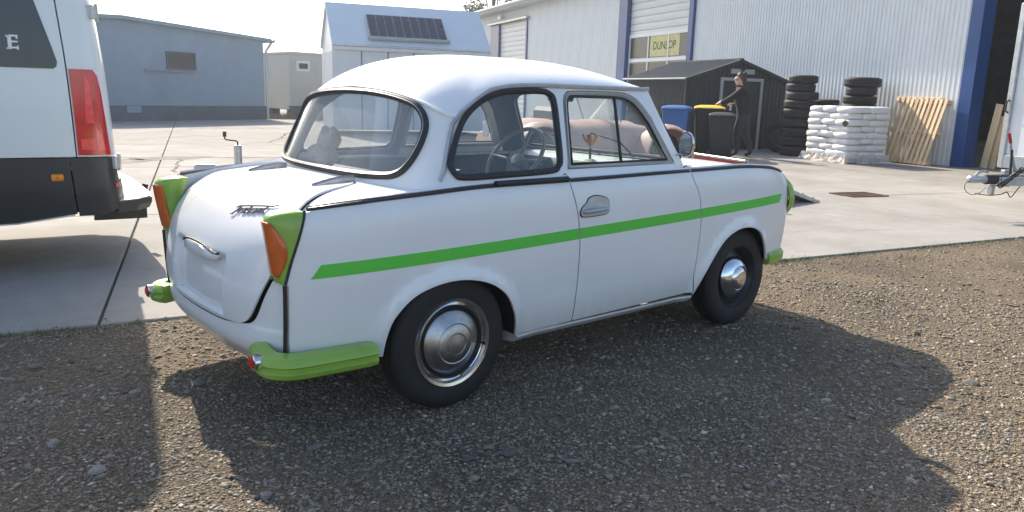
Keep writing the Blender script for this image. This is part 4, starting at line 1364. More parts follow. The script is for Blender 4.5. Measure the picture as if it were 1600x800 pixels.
def warehouse():
    w = thing('warehouse', 'long white ribbed metal warehouse with blue door posts and roller doors', 'building', (16.44, 3.57, 0), R(70))
    H = 5.62
    full = sheet_me(1.0, H)
    def sheets(s0, s1, z0, z1):
        s = s0
        while s < s1 - .02:
            ww = min(1.0, s1 - s)
            me = full if (ww > .999 and z0 == 0 and z1 == H) else sheet_me(ww, z1 - z0)
            o = link('wall_sheet', me, w); o.location = (s, 0, z0)
            s += 1.0
    sheets(0, 10.33, 0, H)
    sheets(15.45, 25.3, 0, H)
    sheets(30.9, 33.6, 0, H)
    sheets(25.3, 30.9, 5.02, H)
    sheets(10.33, 15.45, 5.46, H)
    bx = lambda n, mt, s0, s1, n0, n1, z0, z1, bev=.0, p=w: MB().box(((s0 + s1) / 2, (n0 + n1) / 2, (z0 + z1) / 2), (s1 - s0, n1 - n0, z1 - z0), bev=bev).build(n, mt, p)
    # structure behind: walls, floor, room seen through the open bay
    bx('light_block_wall', 'dark_room', 0.02, 33.6, -.50, -.20, 0, 5.6)  # dark backing box behind the cladding, added to block light
    bx('back_wall', 'dark_room', -6, 33.6, -14.2, -14, 0, 6.4)
    bx('end_wall', 'clad_white', 33.6, 33.8, -14, .0, 0, 5.6)
    bx('end_wall', 'dark_room', -6.2, -6, -14, 0, 0, 5.6)
    bx('room_floor', 'concrete_b', -6, .02, -14, .0, 0, .02)
    # posts
    bx('blue_post', 'blue_paint', -.30, 0, -.30, .05, 0, 5.6, .006)
    bx('blue_post', 'blue_paint', 14.8, 15.45, -.05, .10, 0, 5.46, .006)
    bx('blue_post', 'blue_paint', 10.30, 10.56, -.05, .10, 0, 5.46, .006)
    bx('blue_post', 'blue_paint', 29.5, 30.9, -.05, .05, 0, 4.98, .006)
    bx('blue_post', 'blue_paint', 25.2, 25.36, -.05, .08, 0, 4.98, .006)
    bx('door_hood', 'galv', 25.0, 31.0, -.02, .22, 4.98, 5.08, .01)
    # door leaf edge
    def leaf(s0, s1, z0, z1, wins):
        d = bx('roller_door', 'door_white', s0, s1, -.16, -.12, z0, z1)
        z = z1
        while z > z0 + .02:
            zb = max(z0, z - .25)
            if not any(a - .02 < (z + zb) / 2 < b + .02 for a, b in wins):
                m = MB()
                m.loft([[(s, y, zz) for y, zz in ((-.12, zb + .006), (-.085, zb + .014), (-.075, zb + .125), (-.085, z - .014), (-.12, z - .004))] for s in (s0 + .02, s1 - .02)])
                m.build('slat', 'door_white', d)
            z = zb
        return d
    d1 = leaf(10.56, 14.8, 0, 5.46, [(1.6, 3.53)])
    # hole is shown by panes set in white bars
    for z0, z1 in ((2.70, 3.50), (1.72, 2.56)):
        n = 3
        for k in range(n):
            a = 10.60 + k * (4.16 / n); b = a + 4.16 / n
            bx('pane', 'win_dark', a + .05, b - .05, -.10, -.09, z0 + .03, z1 - .03, p=d1)
    for z in (1.66, 2.63, 3.53):
        bx('glazing_bar', 'pvc_white', 10.58, 14.78, -.12, -.05, z - .065, z + .065, .008, d1)
    for k in range(4):
        s = 10.60 + k * 4.16 / 3
        bx('glazing_bar', 'pvc_white', s - .035, s + .035, -.12, -.06, 1.7, 3.5, .006, d1)
    # yellow banner stuck to the middle pane, part on the next pane
    bn = bx('banner', 'banner_yellow', 11.30, 13.25, -.088, -.086, 2.74, 3.47, p=d1)
    t = link('banner_lettering', text_me('DUNLOP', .40, 'print_black'), d1)
    t.location = (12.28, -.083, 3.10); t.rotation_euler = (R(90), 0, R(180))
    t.scale = (.95, 1.0, 1)
    leaf(25.36, 29.5, 0, 4.98, [])
    # eaves and roof
    m = MB()
    prof = [(.75, 5.60), (.75, 5.80), (.70, 5.82), (-14.3, 8.6), (-14.3, 8.45), (.70, 5.60)]
    m.loft([[(s, a, z) for a, z in prof] for s in (-6.3, 34.4)])
    m.build('roof', 'roof_sheet', w)
    bx('soffit', 'roof_sheet', -6.2, 34.3, -.02, .70, 5.55, 5.60)
    MB().tube([(-6.3, .80, 5.72), (34.4, .80, 5.72)], .075, 8).build('gutter', 'door_white', w, True)
    MB().tube([(33.3, .15, 5.6), (33.3, .12, .1)], .05, 8).build('downpipe', 'galv', w, True)
    fl = MB().box((28.8, .25, 5.28), (.34, .14, .22), bev=.02).build('floodlight', 'pvc_white', w)
    MB().box((28.8, .10, 5.3), (.06, .2, .05)).build('bracket', 'galv', fl)
    # racks and goods inside the bay
    rk = thing('storage_rack', 'dark steel storage rack with cardboard boxes inside the open warehouse bay', 'rack', (0, 0, 0))
    rk.parent = None
    rk.location = w.location; rk.rotation_euler = w.rotation_euler
    for s in (-.6, -2.2, -3.8):
        for n in (-2.6, -1.9):
            MB().box((s, n, 1.7), (.06, .06, 3.4)).build('upright', 'shelf_steel', rk)
    for z in (.9, 1.75, 2.6):
        MB().box((-2.2, -2.25, z), (3.3, .75, .05)).build('shelf', 'shelf_steel', rk)
    MT['card'] = mat('card', (.30, .21, .12), .85, var=.2, scale=5)
    rnd = random.Random(2)
    for z in (.925, 1.775, 2.625):
        s = -.75
        while s > -3.6:
            ww = rnd.uniform(.3, .55); hh = rnd.uniform(.2, .5)
            b = MB().box((s - ww / 2, -2.2 + rnd.uniform(-.08, .08), z + hh / 2), (ww - .03, .5, hh), bev=.006).build('box', rnd.choice(['card', 'shelf_steel', 'crate_blue']), rk)
            s -= ww
    MT['label_white'] = mat('label_white', (.6, .6, .58), .6)
    for s, z in ((-.95, 2.95), (-1.25, 2.05)):
        MB().box((s, -1.84, z), (.16, .006, .16), Matrix.Rotation(R(25), 3, 'Y')).build('price_card', 'label_white', rk)
    cr = thing('plastic_crate', 'blue plastic crate with white label on the bay floor behind the boards', 'crate', tuple(w.matrix_world @ Vector((0, 0, 0))))
    cr.location = w.location; cr.rotation_euler = w.rotation_euler
    MB().box((-.95, -1.2, .30), (.55, .4, .56), bev=.02).build('body', 'crate_blue', cr)
    MB().box((-.95, -.985, .42), (.5, .03, .03)).build('rim', 'crate_blue', cr)
    MB().box((-.90, -.995, .33), (.14, .008, .08)).build('paper_label', 'label_white', cr)
    for i, (s, tl, h) in enumerate(((-.36, .13, 1.35), (-.50, .10, 1.1))):
        b = MB().box((0, 0, h / 2), (.16, .022, h), bev=.003).build('board', 'wood_b' if i else 'wood')
        b.location = w.matrix_basis @ Vector((s - .08, -.45 + .1 * i, 0)) if False else Matrix.Translation(w.location) @ Matrix.Rotation(R(70), 4, 'Z') @ Vector((s - .08, -.42 - .06 * i, .02))
        b.rotation_euler = (0, R(-7 + 3 * i), R(70))
        tag(b, ('longer' if i == 0 else 'shorter') + ' raw wooden board leaning inside the bay beside the blue post', 'board', 'boards leaning by the blue post')
warehouse()

def shed():
    y = R(-20)
    s = thing('garden_shed', 'anthracite metal shed with pitched ribbed roof and grey door frame', 'shed', (14.44, 9.227, 0), y)
    # local x along the gable (0..3.09), local y along the side (away), z up
    W, L, e, r = 3.05, 3.0, 1.78, 2.27
    rib = lambda n, x0, y0, x1, y1, z0, z1: None
    def wall(x0, y0, x1, y1, h0, h1, hp=None, n=26):
        """ribbed wall strip panels"""
        d = Vector((x1 - x0, y1 - y0, 0)); L_ = d.length; d.normalize(); nr = Vector((d.y, -d.x, 0))
        k = int(L_ / .12)
        for i in range(k):
            a, b = i / k, (i + 1) / k
            hh = lambda t: (h0 + (h1 - h0) * t) if hp is None else (h0 + (hp - h0) * min(1, t / .5) if t < .5 else hp + (h1 - hp) * (t - .5) / .5)
            pts = []
            for t, o in ((a, 0), (a + (b - a) * .55, 0), (a + (b - a) * .65, .018), (a + (b - a) * .9, .018), (b, 0)):
                p = Vector((x0, y0, 0)) + d * L_ * t + nr * o
                pts.append((p, hh(t)))
            V = [(p.x, p.y, .03) for p, h in pts] + [(p.x, p.y, h) for p, h in pts]
            link('wall_rib', mesh('wall_rib', V, [(j, j + 1, 6 + j, 5 + j) for j in range(4)], 'shed_dark'), s)
    wall(0, 0, W, 0, e, e, r)
    wall(0, L, 0, 0, e, e)
    wall(W, 0, W, L, e, e)
    MB().box((W / 2, L / 2, .02), (W, L, .04)).build('base', 'shed_trim', s)
    MB().box((W / 2, L, e / 2), (W, .02, e)).build('rear_wall', 'shed_dark', s)
    for sg in (0, 1):
        # roof side: ribs run down the slope
        x_e = -.10 if sg == 0 else W + .10
        for i in range(18):
            y0 = -.12 + i * (L + .24) / 18; y1 = y0 + (L + .24) / 18
            V = []
            for yy, o in ((y0, 0), (y0 + (y1 - y0) * .6, 0), (y0 + (y1 - y0) * .7, .02), (y0 + (y1 - y0) * .9, .02), (y1, 0)):
                V += [(W / 2, yy, r + .03 + o), (x_e, yy, e - .005 + o)]
            F = [(2 * j, 2 * j + 1, 2 * j + 3, 2 * j + 2) for j in range(4)]
            if sg: F = [f[::-1] for f in F]
            o = link('roof_rib', mesh('roof_rib', V, F, 'shed_roof'), s)
        MB().tube([(x_e, -.12, e - .01), (x_e, L + .12, e - .01)], .022, 6).build('eave_trim', 'shed_trim', s)
        MB().box(((W / 2 + x_e) / 2, -.125, (e + r) / 2 - .02), (abs(W / 2 - x_e) / math.cos(.31), .02, .07), Matrix.Rotation((1 if sg else -1) * math.atan2(r - e + .03, W / 2 + .10), 3, 'Y')).build('barge_board', 'shed_dark', s)
    MB().box((W / 2, L / 2, r + .04), (.10, L + .26, .03)).build('ridge_cap', 'shed_roof', s)
    MB().box((0.0, -.012, e / 2), (.05, .05, e)).build('corner_post', 'shed_dark', s)
    # door frame
    for x in (1.02, 2.24):
        MB().box((x, -.045, .92), (.075, .05, 1.84), bev=.004).build('door_frame', 'shed_trim', s)
    MB().box((1.63, -.045, 1.80), (1.15, .05, .075), bev=.004).build('door_frame', 'shed_trim', s)
    MB().box((1.63, -.03, .90), (1.14, .03, 1.72)).build('door', 'shed_dark', s)
    for x in (1.42, 1.85):
        MB().box((x, -.035, 2.0), (.30, .02, .12), bev=.004).build('vent_plate', 'shed_trim', s)
shed()

def grey_building():
    b = thing('grey_building', 'blue-grey rendered building with dark plinth and one small window', 'building', (10.985, 26.644, 0), R(16))
    # local x 0 at the right corner, negative to the left, y away
    m = MB().loft([[(-9.5, y, 0), (0, y, 0), (0, y, 3.02), (-5.7, y, 3.33), (-9.5, y, 3.15)] for y in (0, 7)])
    m.build('wall', 'render_blue', b)
    MB().loft([[(-9.6, y, 0), (.03, y, 0), (.03, y, .52), (-9.6, y, .52)] for y in (-.03, 7.03)]).build('plinth', 'plinth_blue', b)
    prof = [(.25, 3.06), (-5.7, 3.38), (-9.8, 3.19), (-9.8, 3.07), (-5.7, 3.26), (.25, 2.95)]
    MB().loft([[(x, y, z) for x, z in prof] for y in (-.22, 7.2)]).build('roof', 'render_blue', b)
    wd = MB().box((-3.55, -.01, 2.05), (1.05, .06, .52)).build('window', 'win_dark', b)
    fr = MB()
    for x in (-4.09, -3.01): fr.box((x, -.03, 2.05), (.05, .06, .60))
    for z in (1.77, 2.33): fr.box((-3.55, -.03, z), (1.03, .06, .05))
    fr.build('frame', 'plinth_blue', wd)
    MB().box((-3.95, -.06, 1.70), (2.0, .14, .045)).build('sill', 'render_blue', b)
    MB().tube([(.30, -.15, 2.95), (.18, -.1, 2.75), (.06, -.08, 2.60), (.06, -.08, .05)], .05, 8).build('downpipe', 'galv', b, True)
    MB().tube([(.32, -.25, 2.98), (.32, 7.2, 2.98)], .07, 8).build('gutter', 'galv', b, True)
    MB().box((-5.4, -.04, .40), (.5, .02, .22)).build('vent', 'render_blue', b)
    # low concrete apron in front
grey_building()

def cabin():
    c = thing('container_cabin', 'beige site cabin with one small white framed window', 'cabin', (12.75, 28.2, 0), R(3))
    MB().box((1.5, 1.2, 1.48), (3.0, 2.4, 2.25), bev=.02).build('wall', 'beige_cabin', c)
    MB().box((1.5, 1.2, 2.66), (3.06, 2.46, .12), bev=.02).build('roof', 'beige_cabin', c)
    for x in (.08, 2.92):
        MB().box((x, -.02, 1.5), (.12, .06, 2.3), bev=.01).build('corner_post', 'beige_cabin', c)
    w = MB().box((.62, -.02, 2.15), (.62, .06, .44), bev=.01).build('window', 'pvc_white', c)
    MB().box((.62, -.055, 2.15), (.40, .02, .22)).build('pane', 'win_dark', w)
    for x in (.3, 1.5, 2.7):
        MB().box((x, .4, .18), (.35, .3, .36)).build('support_block', 'plinth_blue', c)
        MB().box((x, 2.0, .18), (.35, .3, .36)).build('support_block', 'plinth_blue', c)
    k = thing('storage_box', 'low dark storage box standing before the beige cabin', 'box', (12.6, 27.5, 0), R(3))
    MB().box((.45, .2, .24), (.95, .4, .46), bev=.02).build('body', 'plinth_blue', k)
    MB().box((.45, .2, .49), (1.0, .45, .05), bev=.01).build('lid', 'plinth_blue', k)
cabin()

def solar_hut():
    h = thing('container_hut', 'white container hut with pale pitched roof carrying a solar panel', 'hut', (8.75, 16.78, 0), R(-20))
    L, D, e, r = 4.45, 2.44, 2.46, 3.60
    MB().loft([[(x, 0, .15), (x, D, .15), (x, D, e), (x, 0, e)] for x in (0, L)]).build('wall', 'hut_white', h)
    for x in (.001, L - .001):
        MB().add([(x, 0, e), (x, D, e), (x, D / 2, r)], [(0, 1, 2)]).build('gable', 'hut_white', h)
    for i in range(7):
        x = .02 + (L - .04) * i / 6
        MB().box((x, -.012, (e + .15) / 2), (.02 if 0 < i < 6 else .14, .02, e - .17)).build('wall_joint' if 0 < i < 6 else 'corner_post', 'plinth_blue' if 0 < i < 6 else 'hut_white', h)
    for j in range(12):
        MB().box((-.012, .15 + j * .195, 1.25), (.03, .09, 2.1)).build('gable_rib', 'hut_white', h)
    for sg in (-1, 1):
        m = MB()
        y0 = -.06 if sg < 0 else D + .06
        zb = e - .03
        m.loft([[(x, y0, zb), (x, D / 2, r + .02), (x, D / 2, r + .07), (x, y0, zb + .06)] for x in (-.06, L + .06)])
        m.build('roof', 'hut_roof', h)
    MB().box((L / 2, -.05, e - .08), (L + .04, .07, .14), bev=.01).build('fascia', 'hut_white', h)
    MB().tube([(-.05, -.09, e - .02), (L + .05, -.09, e - .02)], .03, 6).build('gutter', 'galv', h, True)
    # solar panel lying on the slope
    sl = math.atan2(r - e, D / 2)
    pv = MB().box((0, 0, 0), (2.24, .98, .04), bev=.004).build('solar_panel', 'galv', h)
    pv.location = (2.12, .50, e + .55); pv.rotation_euler = (sl, 0, 0)
    pv.location.y = .42; pv.location.z = e - .03 + (.48) * math.tan(sl) + .08 + .06
    cell = MB().box((0, 0, 0), (.232, .222, .006)).me('cell', 'solar_cell')
    for i in range(9):
        for j in range(4):
            c = link('cell', cell, pv); c.location = (-.98 + i * .245, -.352 + j * .2345, .022)
    MB().box((0, -.53, .02), (2.34, .08, .07)).build('rail', 'shed_trim', pv)
solar_hut()
# ================================================================== van
MT['van_white'] = mat('van_white', (.66, .70, .72), .28, var=.02, scale=2, coat=.5)
MT['van_black'] = mat('van_black', (.016, .020, .026), .42, var=.15, scale=4, coat=.15)
MT['lens_bright'] = mat('lens_bright', (.80, .05, .06), .15, var=.2, scale=25, coat=.5)
MT['amber'] = mat('amber', (.75, .25, .01), .25, coat=.4)
MT['tread'] = mat('tread', (.30, .29, .27), .5, .35, var=.12, scale=20)
def van():
    v = thing('panel_van', 'white panel van with black lower cladding and red tail lamp, dark rear side window', 'van', (-.35, 2.51, 0), R(-8))
    X0 = lambda z: spl([.30, .40, .80, 1.0, 1.35, 1.75, 2.2, 2.62], [-.14, -.15, -.18, -.19, -.21, -.25, -.29, -.33], z)
    def fn(u, z):
        u = np.asarray(u, float); z = np.asarray(z, float)
        tb = .09 * np.clip((z - 1.0) / 1.7, 0, 1)**1.5 + .03 * np.clip((.55 - z) / .3, 0, 1)
        w = 1.0 - tb
        ph = np.clip(u, 0, 1) * PI / 2
        c, s = np.cos(ph), np.sin(ph); n = 3.2
        r = (np.abs(c)**n + np.abs(s)**n)**(-1 / n)
        x = np.where(u < 0, X0(z) + u, X0(z) + .17 * r * s)
        y = np.where(u < 0, 1 - w, 1 - w * r * c)
        return np.stack([x, y, z], 1)
    P = lambda n, ol, mt, par=v, off=0., thick=.01, step=.08, holes=[]: panel(n, ol, holes, fn, step, mt, par, thick=thick, off=off, out=1., dstep=.04)
    zc = .785
    seam = [(zz, float(np.interp(zz, [.42, .8, 1.34, 1.75, 2.62], [-.145, -.105, -.095, -.085, -.17]))) for zz in (zc, 1.0, 1.34, 1.75, 2.2, 2.60)]
    wl = [(-.86, 1.335), (-.165, 1.336), (-.145, 1.352), (-.138, 1.38), (-.20, 1.75), (-.28, 2.15), (-.305, 2.18), (-.86, 2.18)]
    ol = [(-5.0, zc)] + [(u - .004, z) for z, u in seam] + [(-5.0, 2.60)]
    P('side_panel', ol, 'van_white', step=.12)
    ol2 = [(u + .004, z) for z, u in seam][::-1] + [(.0, zc)] + [(1.0, zc), (1.0, 2.60)]
    P('rear_corner', ol2, 'van_white', step=.07)
    # swage line and dark glazing
    wd = P('side_window', wl, 'glass_dark', off=.004, thick=.006)
    e = link('window_letter', text_me('E', .118, 'print_white', .0004), wd)
    pe = fn(np.array([-.352]), np.array([1.484]))[0]
    e.location = (pe[0], pe[1] - .012, pe[2]); e.rotation_euler = (R(90), 0, 0)
    for du, dz, w_, h_ in ((-.026, .036, .022, .010), (-.026, -.036, .022, .010), (.020, .032, .010, .020), (.022, -.030, .010, .022), (-.019, 0, .020, .078)):
        MB().box((pe[0] + du, pe[1] - .012, pe[2] + dz), (w_, .0012, h_)).build('letter_serif', 'print_white', wd)
    P('swage', [(-5, 1.07), (-.15, 1.06), (-.15, 1.085), (-5, 1.095)], 'van_white', off=.004, thick=.006, step=.2)
    # cladding
    lo = [(-5.0, .36), (-1.4, .36), (-.5, .372), (-.155, .415), (-.155, zc - .006), (-5.0, zc - .006)]
    P('side_cladding', lo, 'van_black', off=.010, thick=.02, step=.12)
    P('cladding_groove', [(-5, .565), (-.17, .565), (-.17, .572), (-5, .572)], 'rubber', off=.0115, thick=.002, step=.2)
    lo2 = [(-.146, .40), (.02, .40), (.25, .43), (1.0, .44), (1.0, .62), (.42, .62), (.40, zc - .006), (-.146, zc - .006)]
    P('bumper_corner', lo2, 'van_black', off=.012, thick=.03)
    sil = [(-5.0, .345), (-1.4, .345), (-.5, .360), (-.17, .400), (-.17, .413), (-.5, .370), (-1.4, .358), (-5.0, .358)]
    P('sill_strip', sil, 'van_white', off=.004, thick=.01)
    # tail lamp
    lz = [.795, .90, 1.05, 1.2, 1.338]
    left = [(float(np.interp(z, [zz for zz, _ in seam], [uu for _, uu in seam])) + .012, z) for z in lz]
    right = [(.33, .795), (.32, .90), (.30, 1.05), (.28, 1.2), (.25, 1.30), (.18, 1.338)]
    tl = P('tail_lamp', left + right[::-1], 'van_lens', off=.008, thick=.02, step=.03)
    P('lamp_segment', [(-.07, .83), (.03, .83), (.03, .90), (-.07, .90)], 'lens_bright', tl, off=.0095, thick=.002)
    P('lamp_segment', [(.07, .82), (.24, .83), (.16, .95), (.09, .97)], 'lens_bright', tl, off=.0095, thick=.002)
    P('lamp_segment', [(-.03, 1.0), (.08, 1.0), (.08, 1.26), (.0, 1.30)], 'lens_bright', tl, off=.0095, thick=.002)
    P('reflector', [(.30, .575), (.42, .578), (.42, .605), (.30, .60)], 'red_lens', off=.016, thick=.006)
    p = fn(np.array([-.235]), np.array([.656]))[0]
    sm = MB().tube([(p[0] - .036, p[1] - .013, p[2]), (p[0] - .03, p[1] - .013, p[2]), (p[0] + .03, p[1] - .013, p[2]), (p[0] + .036, p[1] - .013, p[2])], [.016, .024, .024, .016], 12).build('side_marker', 'amber', v, True)
    MB().box((p[0], p[1] - .034, p[2]), (.018, .006, .018), bev=.004).build('marker_core', 'orange_lens', sm)
    # hinges on the rear corner
    for z in (.74, 1.70):
        q = fn(np.array([.37]), np.array([z]))[0]
        hg = MB().box((q[0] + .012, q[1] - .004, z), (.045, .075, .085), Matrix.Rotation(R(-25), 3, 'Z'), bev=.006).build('door_hinge', 'alu', v)
        MB().tube([(q[0] + .04, q[1] + .02, z - .055), (q[0] + .04, q[1] + .02, z + .055)], .012, 8).build('hinge_pin', 'chrome_dull', hg, True)
    # rear bumper with tread step
    bp = MB()
    out = lambda k: [(-.05, .05), (.08, .12), (.18, .26), (.205, .5), (.205, 1.5), (.18, 1.74), (.08, 1.88), (-.05, 1.95)]
    bp.loft([[(x + dx, y, z) for x, y in out(0)] for z, dx in ((.40, -.02), (.44, .0), (.475, .0))])
    b = bp.build('rear_step', 'van_black', v)
    MB().loft([[(-.05 + (x + .05) * .96, .05 + (y - .05) * .995 + .003, z) for x, y in out(0)] for z in (.476, .484)]).build('tread_plate', 'tread', b)
    for k in range(4):
        f = 1 - k * .2
        pts = [(.045 + .065 * f * sx, .55 + .36 * f * sy, .486) for sx, sy in ((-1, -1), (1, -1), (1, 1), (-1, 1))]
        MB().tube(pts, .003, 4, closed=True).build('tread_ridge', 'alu', b)
    MB().box((-.06, 1.0, .36), (.12, 1.3, .10), bev=.01).build('underride_bar', 'black_steel', v)
    hb = MB().box((-.02, .32, .36), (.34, .012, .09), bev=.003).build('hitch_bracket', 'black_steel', v)
    MB().tube([(.12, 1.0, .40), (.22, 1.0, .40), (.24, 1.0, .48)], .025, 8).build('tow_ball', 'black_steel', v, True)
    # roof, front, far side (seen only by its shadow)
    us = list(np.linspace(0, 1, 8))
    ring = [tuple(fn(np.array([u]), np.array([2.60]))[0]) for u in [-5.0, -2.5] + us]
    ring = ring + [(x, 2 - y, z) for x, y, z in ring[::-1]]
    MB().loft([ring, [(x * .995 - .02, 1 + (y - 1) * .93, 2.68) for x, y, z in ring], [(x * .98 - .06, 1 + (y - 1) * .8, 2.71) for x, y, z in ring]]).build('roof', 'van_white', v, True)
    fs = MB()
    zz = [.38, .8, 1.0, 1.4, 1.8, 2.2, 2.6]
    fs.loft([[tuple((q[0], 2 - q[1], q[2])) for q in [fn(np.array([u]), np.array([z]))[0] for u in [-5., -2., 0., .25, .5, .75, .98]]] for z in zz], closed=False)
    fs.build('far_side', 'van_white', v, True)
    MB().loft([[(-5.05 - dx, y, z) for y in (.08, 1.92)] for z, dx in ((.4, .75), (.95, .8), (1.2, .55), (1.35, .2), (2.6, -.0))], closed=False).build('cab_front', 'van_white', v, True)
    fl = MB()
    fl.box((-2.9, 1, .46), (5.4, 1.8, .10))
    fl.build('floor', 'well_black', v)
    MB().box((-.19, 1.0, 1.55), (.02, 1.5, 2.0)).build('rear_door', 'van_white', v)
    pr = [(.20, -.10), (.22, -.11), (.30, -.115), (.33, -.10), (.34, -.06), (.34, .06), (.33, .10), (.30, .115), (.22, .11), (.20, .10)]
    wm = MB().lathe(pr, 32, 'Y').me('wheel', 'tyre', True)
    for x, y in ((-1.30, .16), (-1.30, 1.84), (-4.9, .16), (-4.9, 1.84)):
        w = link('wheel', wm, v); w.location = (x, y, .34)
        MB().lathe([(.20, -.09), (.17, -.06), (.06, -.08), (0, -.08)], 24, 'Y', cap=False).build('rim', 'alu', w, True)
    # bodywork behind the wheels is open below; an added, unseen inner box keeps light out
    MB().box((-2.7, 1.0, 1.5), (4.6, 1.6, 1.9)).build('light_block_box', 'well_black', v)
van()

# ================================================================== far trailer with the pink car, jockey wheel, ramps
MT['red_paint'] = mat('red_paint', (.33, .012, .018), .4, var=.15, scale=5)
MT['deck'] = mat('deck', (.30, .29, .27), .6, .3, var=.2, scale=6)
MT['pink_primer'] = mat('pink_primer', (.50, .32, .26), .6, var=.12, scale=4, dirt=(.30, .20, .15), dscale=3, damt=.5)
def car_trailer():
    t = thing('car_trailer', 'flat car trailer with red rear board, two loading ramps and a jockey wheel', 'trailer', (6.45, 2.20, 0), R(160))
    L, W = 4.6, 1.95
    B = lambda n, mt, c, d, rot=None, bev=.005, p=t: MB().box(c, d, rot, bev).build(n, mt, p)
    B('deck', 'deck', (L / 2, -W / 2, .335), (L, W, .05))
    B('tail_board', 'red_paint', (-.02, -W / 2, .475), (.035, W, .14))
    B('top_rail', 'galv', (-.02, -W / 2, .560), (.06, W + .02, .028))
    for y in (-.02, -W + .02):
        B('side_rail', 'galv', (L / 2, y, .37), (L, .05, .10))
        B('chassis_beam', 'galv', (L / 2, y * .8 - .2, .27), (L, .06, .08))
    for k, y in enumerate((-.32, -1.62)):
        a = math.atan2(.43, 1.30)
        r = MB().box((0, 0, 0), (1.36, .36, .05), bev=.006).build('loading_ramp', 'galv', t)
        r.location = (-.68, y, .222); r.rotation_euler = (0, -a, 0)
        for i in range(7):
            q = MB().box((-.55 + i * .18, 0, .03), (.03, .34, .016)).build('cleat', 'galv', r)
    pr = [(.16, -.07), (.19, -.085), (.26, -.085), (.285, -.06), (.285, .06), (.26, .085), (.19, .085), (.16, .07)]
    wm = MB().lathe(pr, 28, 'Y').me('wheel', 'tyre', True)
    for x in (1.75, 2.40):
        for y in (.14, -W - .14):
            w = link('wheel', wm, t); w.location = (x, y, .285)
            MB().lathe([(.17, .07), (.14, .05), (.05, .075), (0, .08)], 20, 'Y', cap=False).build('rim', 'galv', w, True)
    for y in (.14, -W - .14):
        B('mudguard', 'galv', (2.08, y, .60), (1.45, .24, .02), bev=.006)
    B('drawbar', 'galv', (L + .65, -W / 2, .37), (1.5, .08, .09))
    cp = B('coupling', 'galv', (L + 1.45, -W / 2, .40), (.22, .09, .10), bev=.02)
    x = L + 1.12
    y = -W / 2 + .075
    jk = MB().tube([(x, y, .16), (x, y, .655)], .040, 14).build('jockey_tube', 'galv', t, True)
    MB().tube([(x, y, .08), (x, y, .20)], .023, 12).build('inner_tube', 'chrome_dull', jk, True)
    MB().lathe([(.02, -.03), (.075, -.03), (.085, -.015), (.085, .015), (.075, .03), (.02, .03)], 20, 'Y', (x, y, .085)).build('jockey_wheel', 'rubber', jk, True)
    MB().tube([(x, y, .655), (x, y, .69), (x + .012, y + .0, .70), (x + .115, y + .035, .715), (x + .125, y + .04, .73), (x + .125, y + .04, .78)], .008, 6).build('crank', 'black_steel', jk, True)
    MB().tube([(x + .125, y + .04, .745), (x + .125, y + .04, .80)], .018, 8).build('crank_knob', 'rubber', jk, True)
    B('clamp', 'galv', (x, y - .04, .37), (.09, .09, .06), bev=.01, p=jk)
    return t
TR = car_trailer()

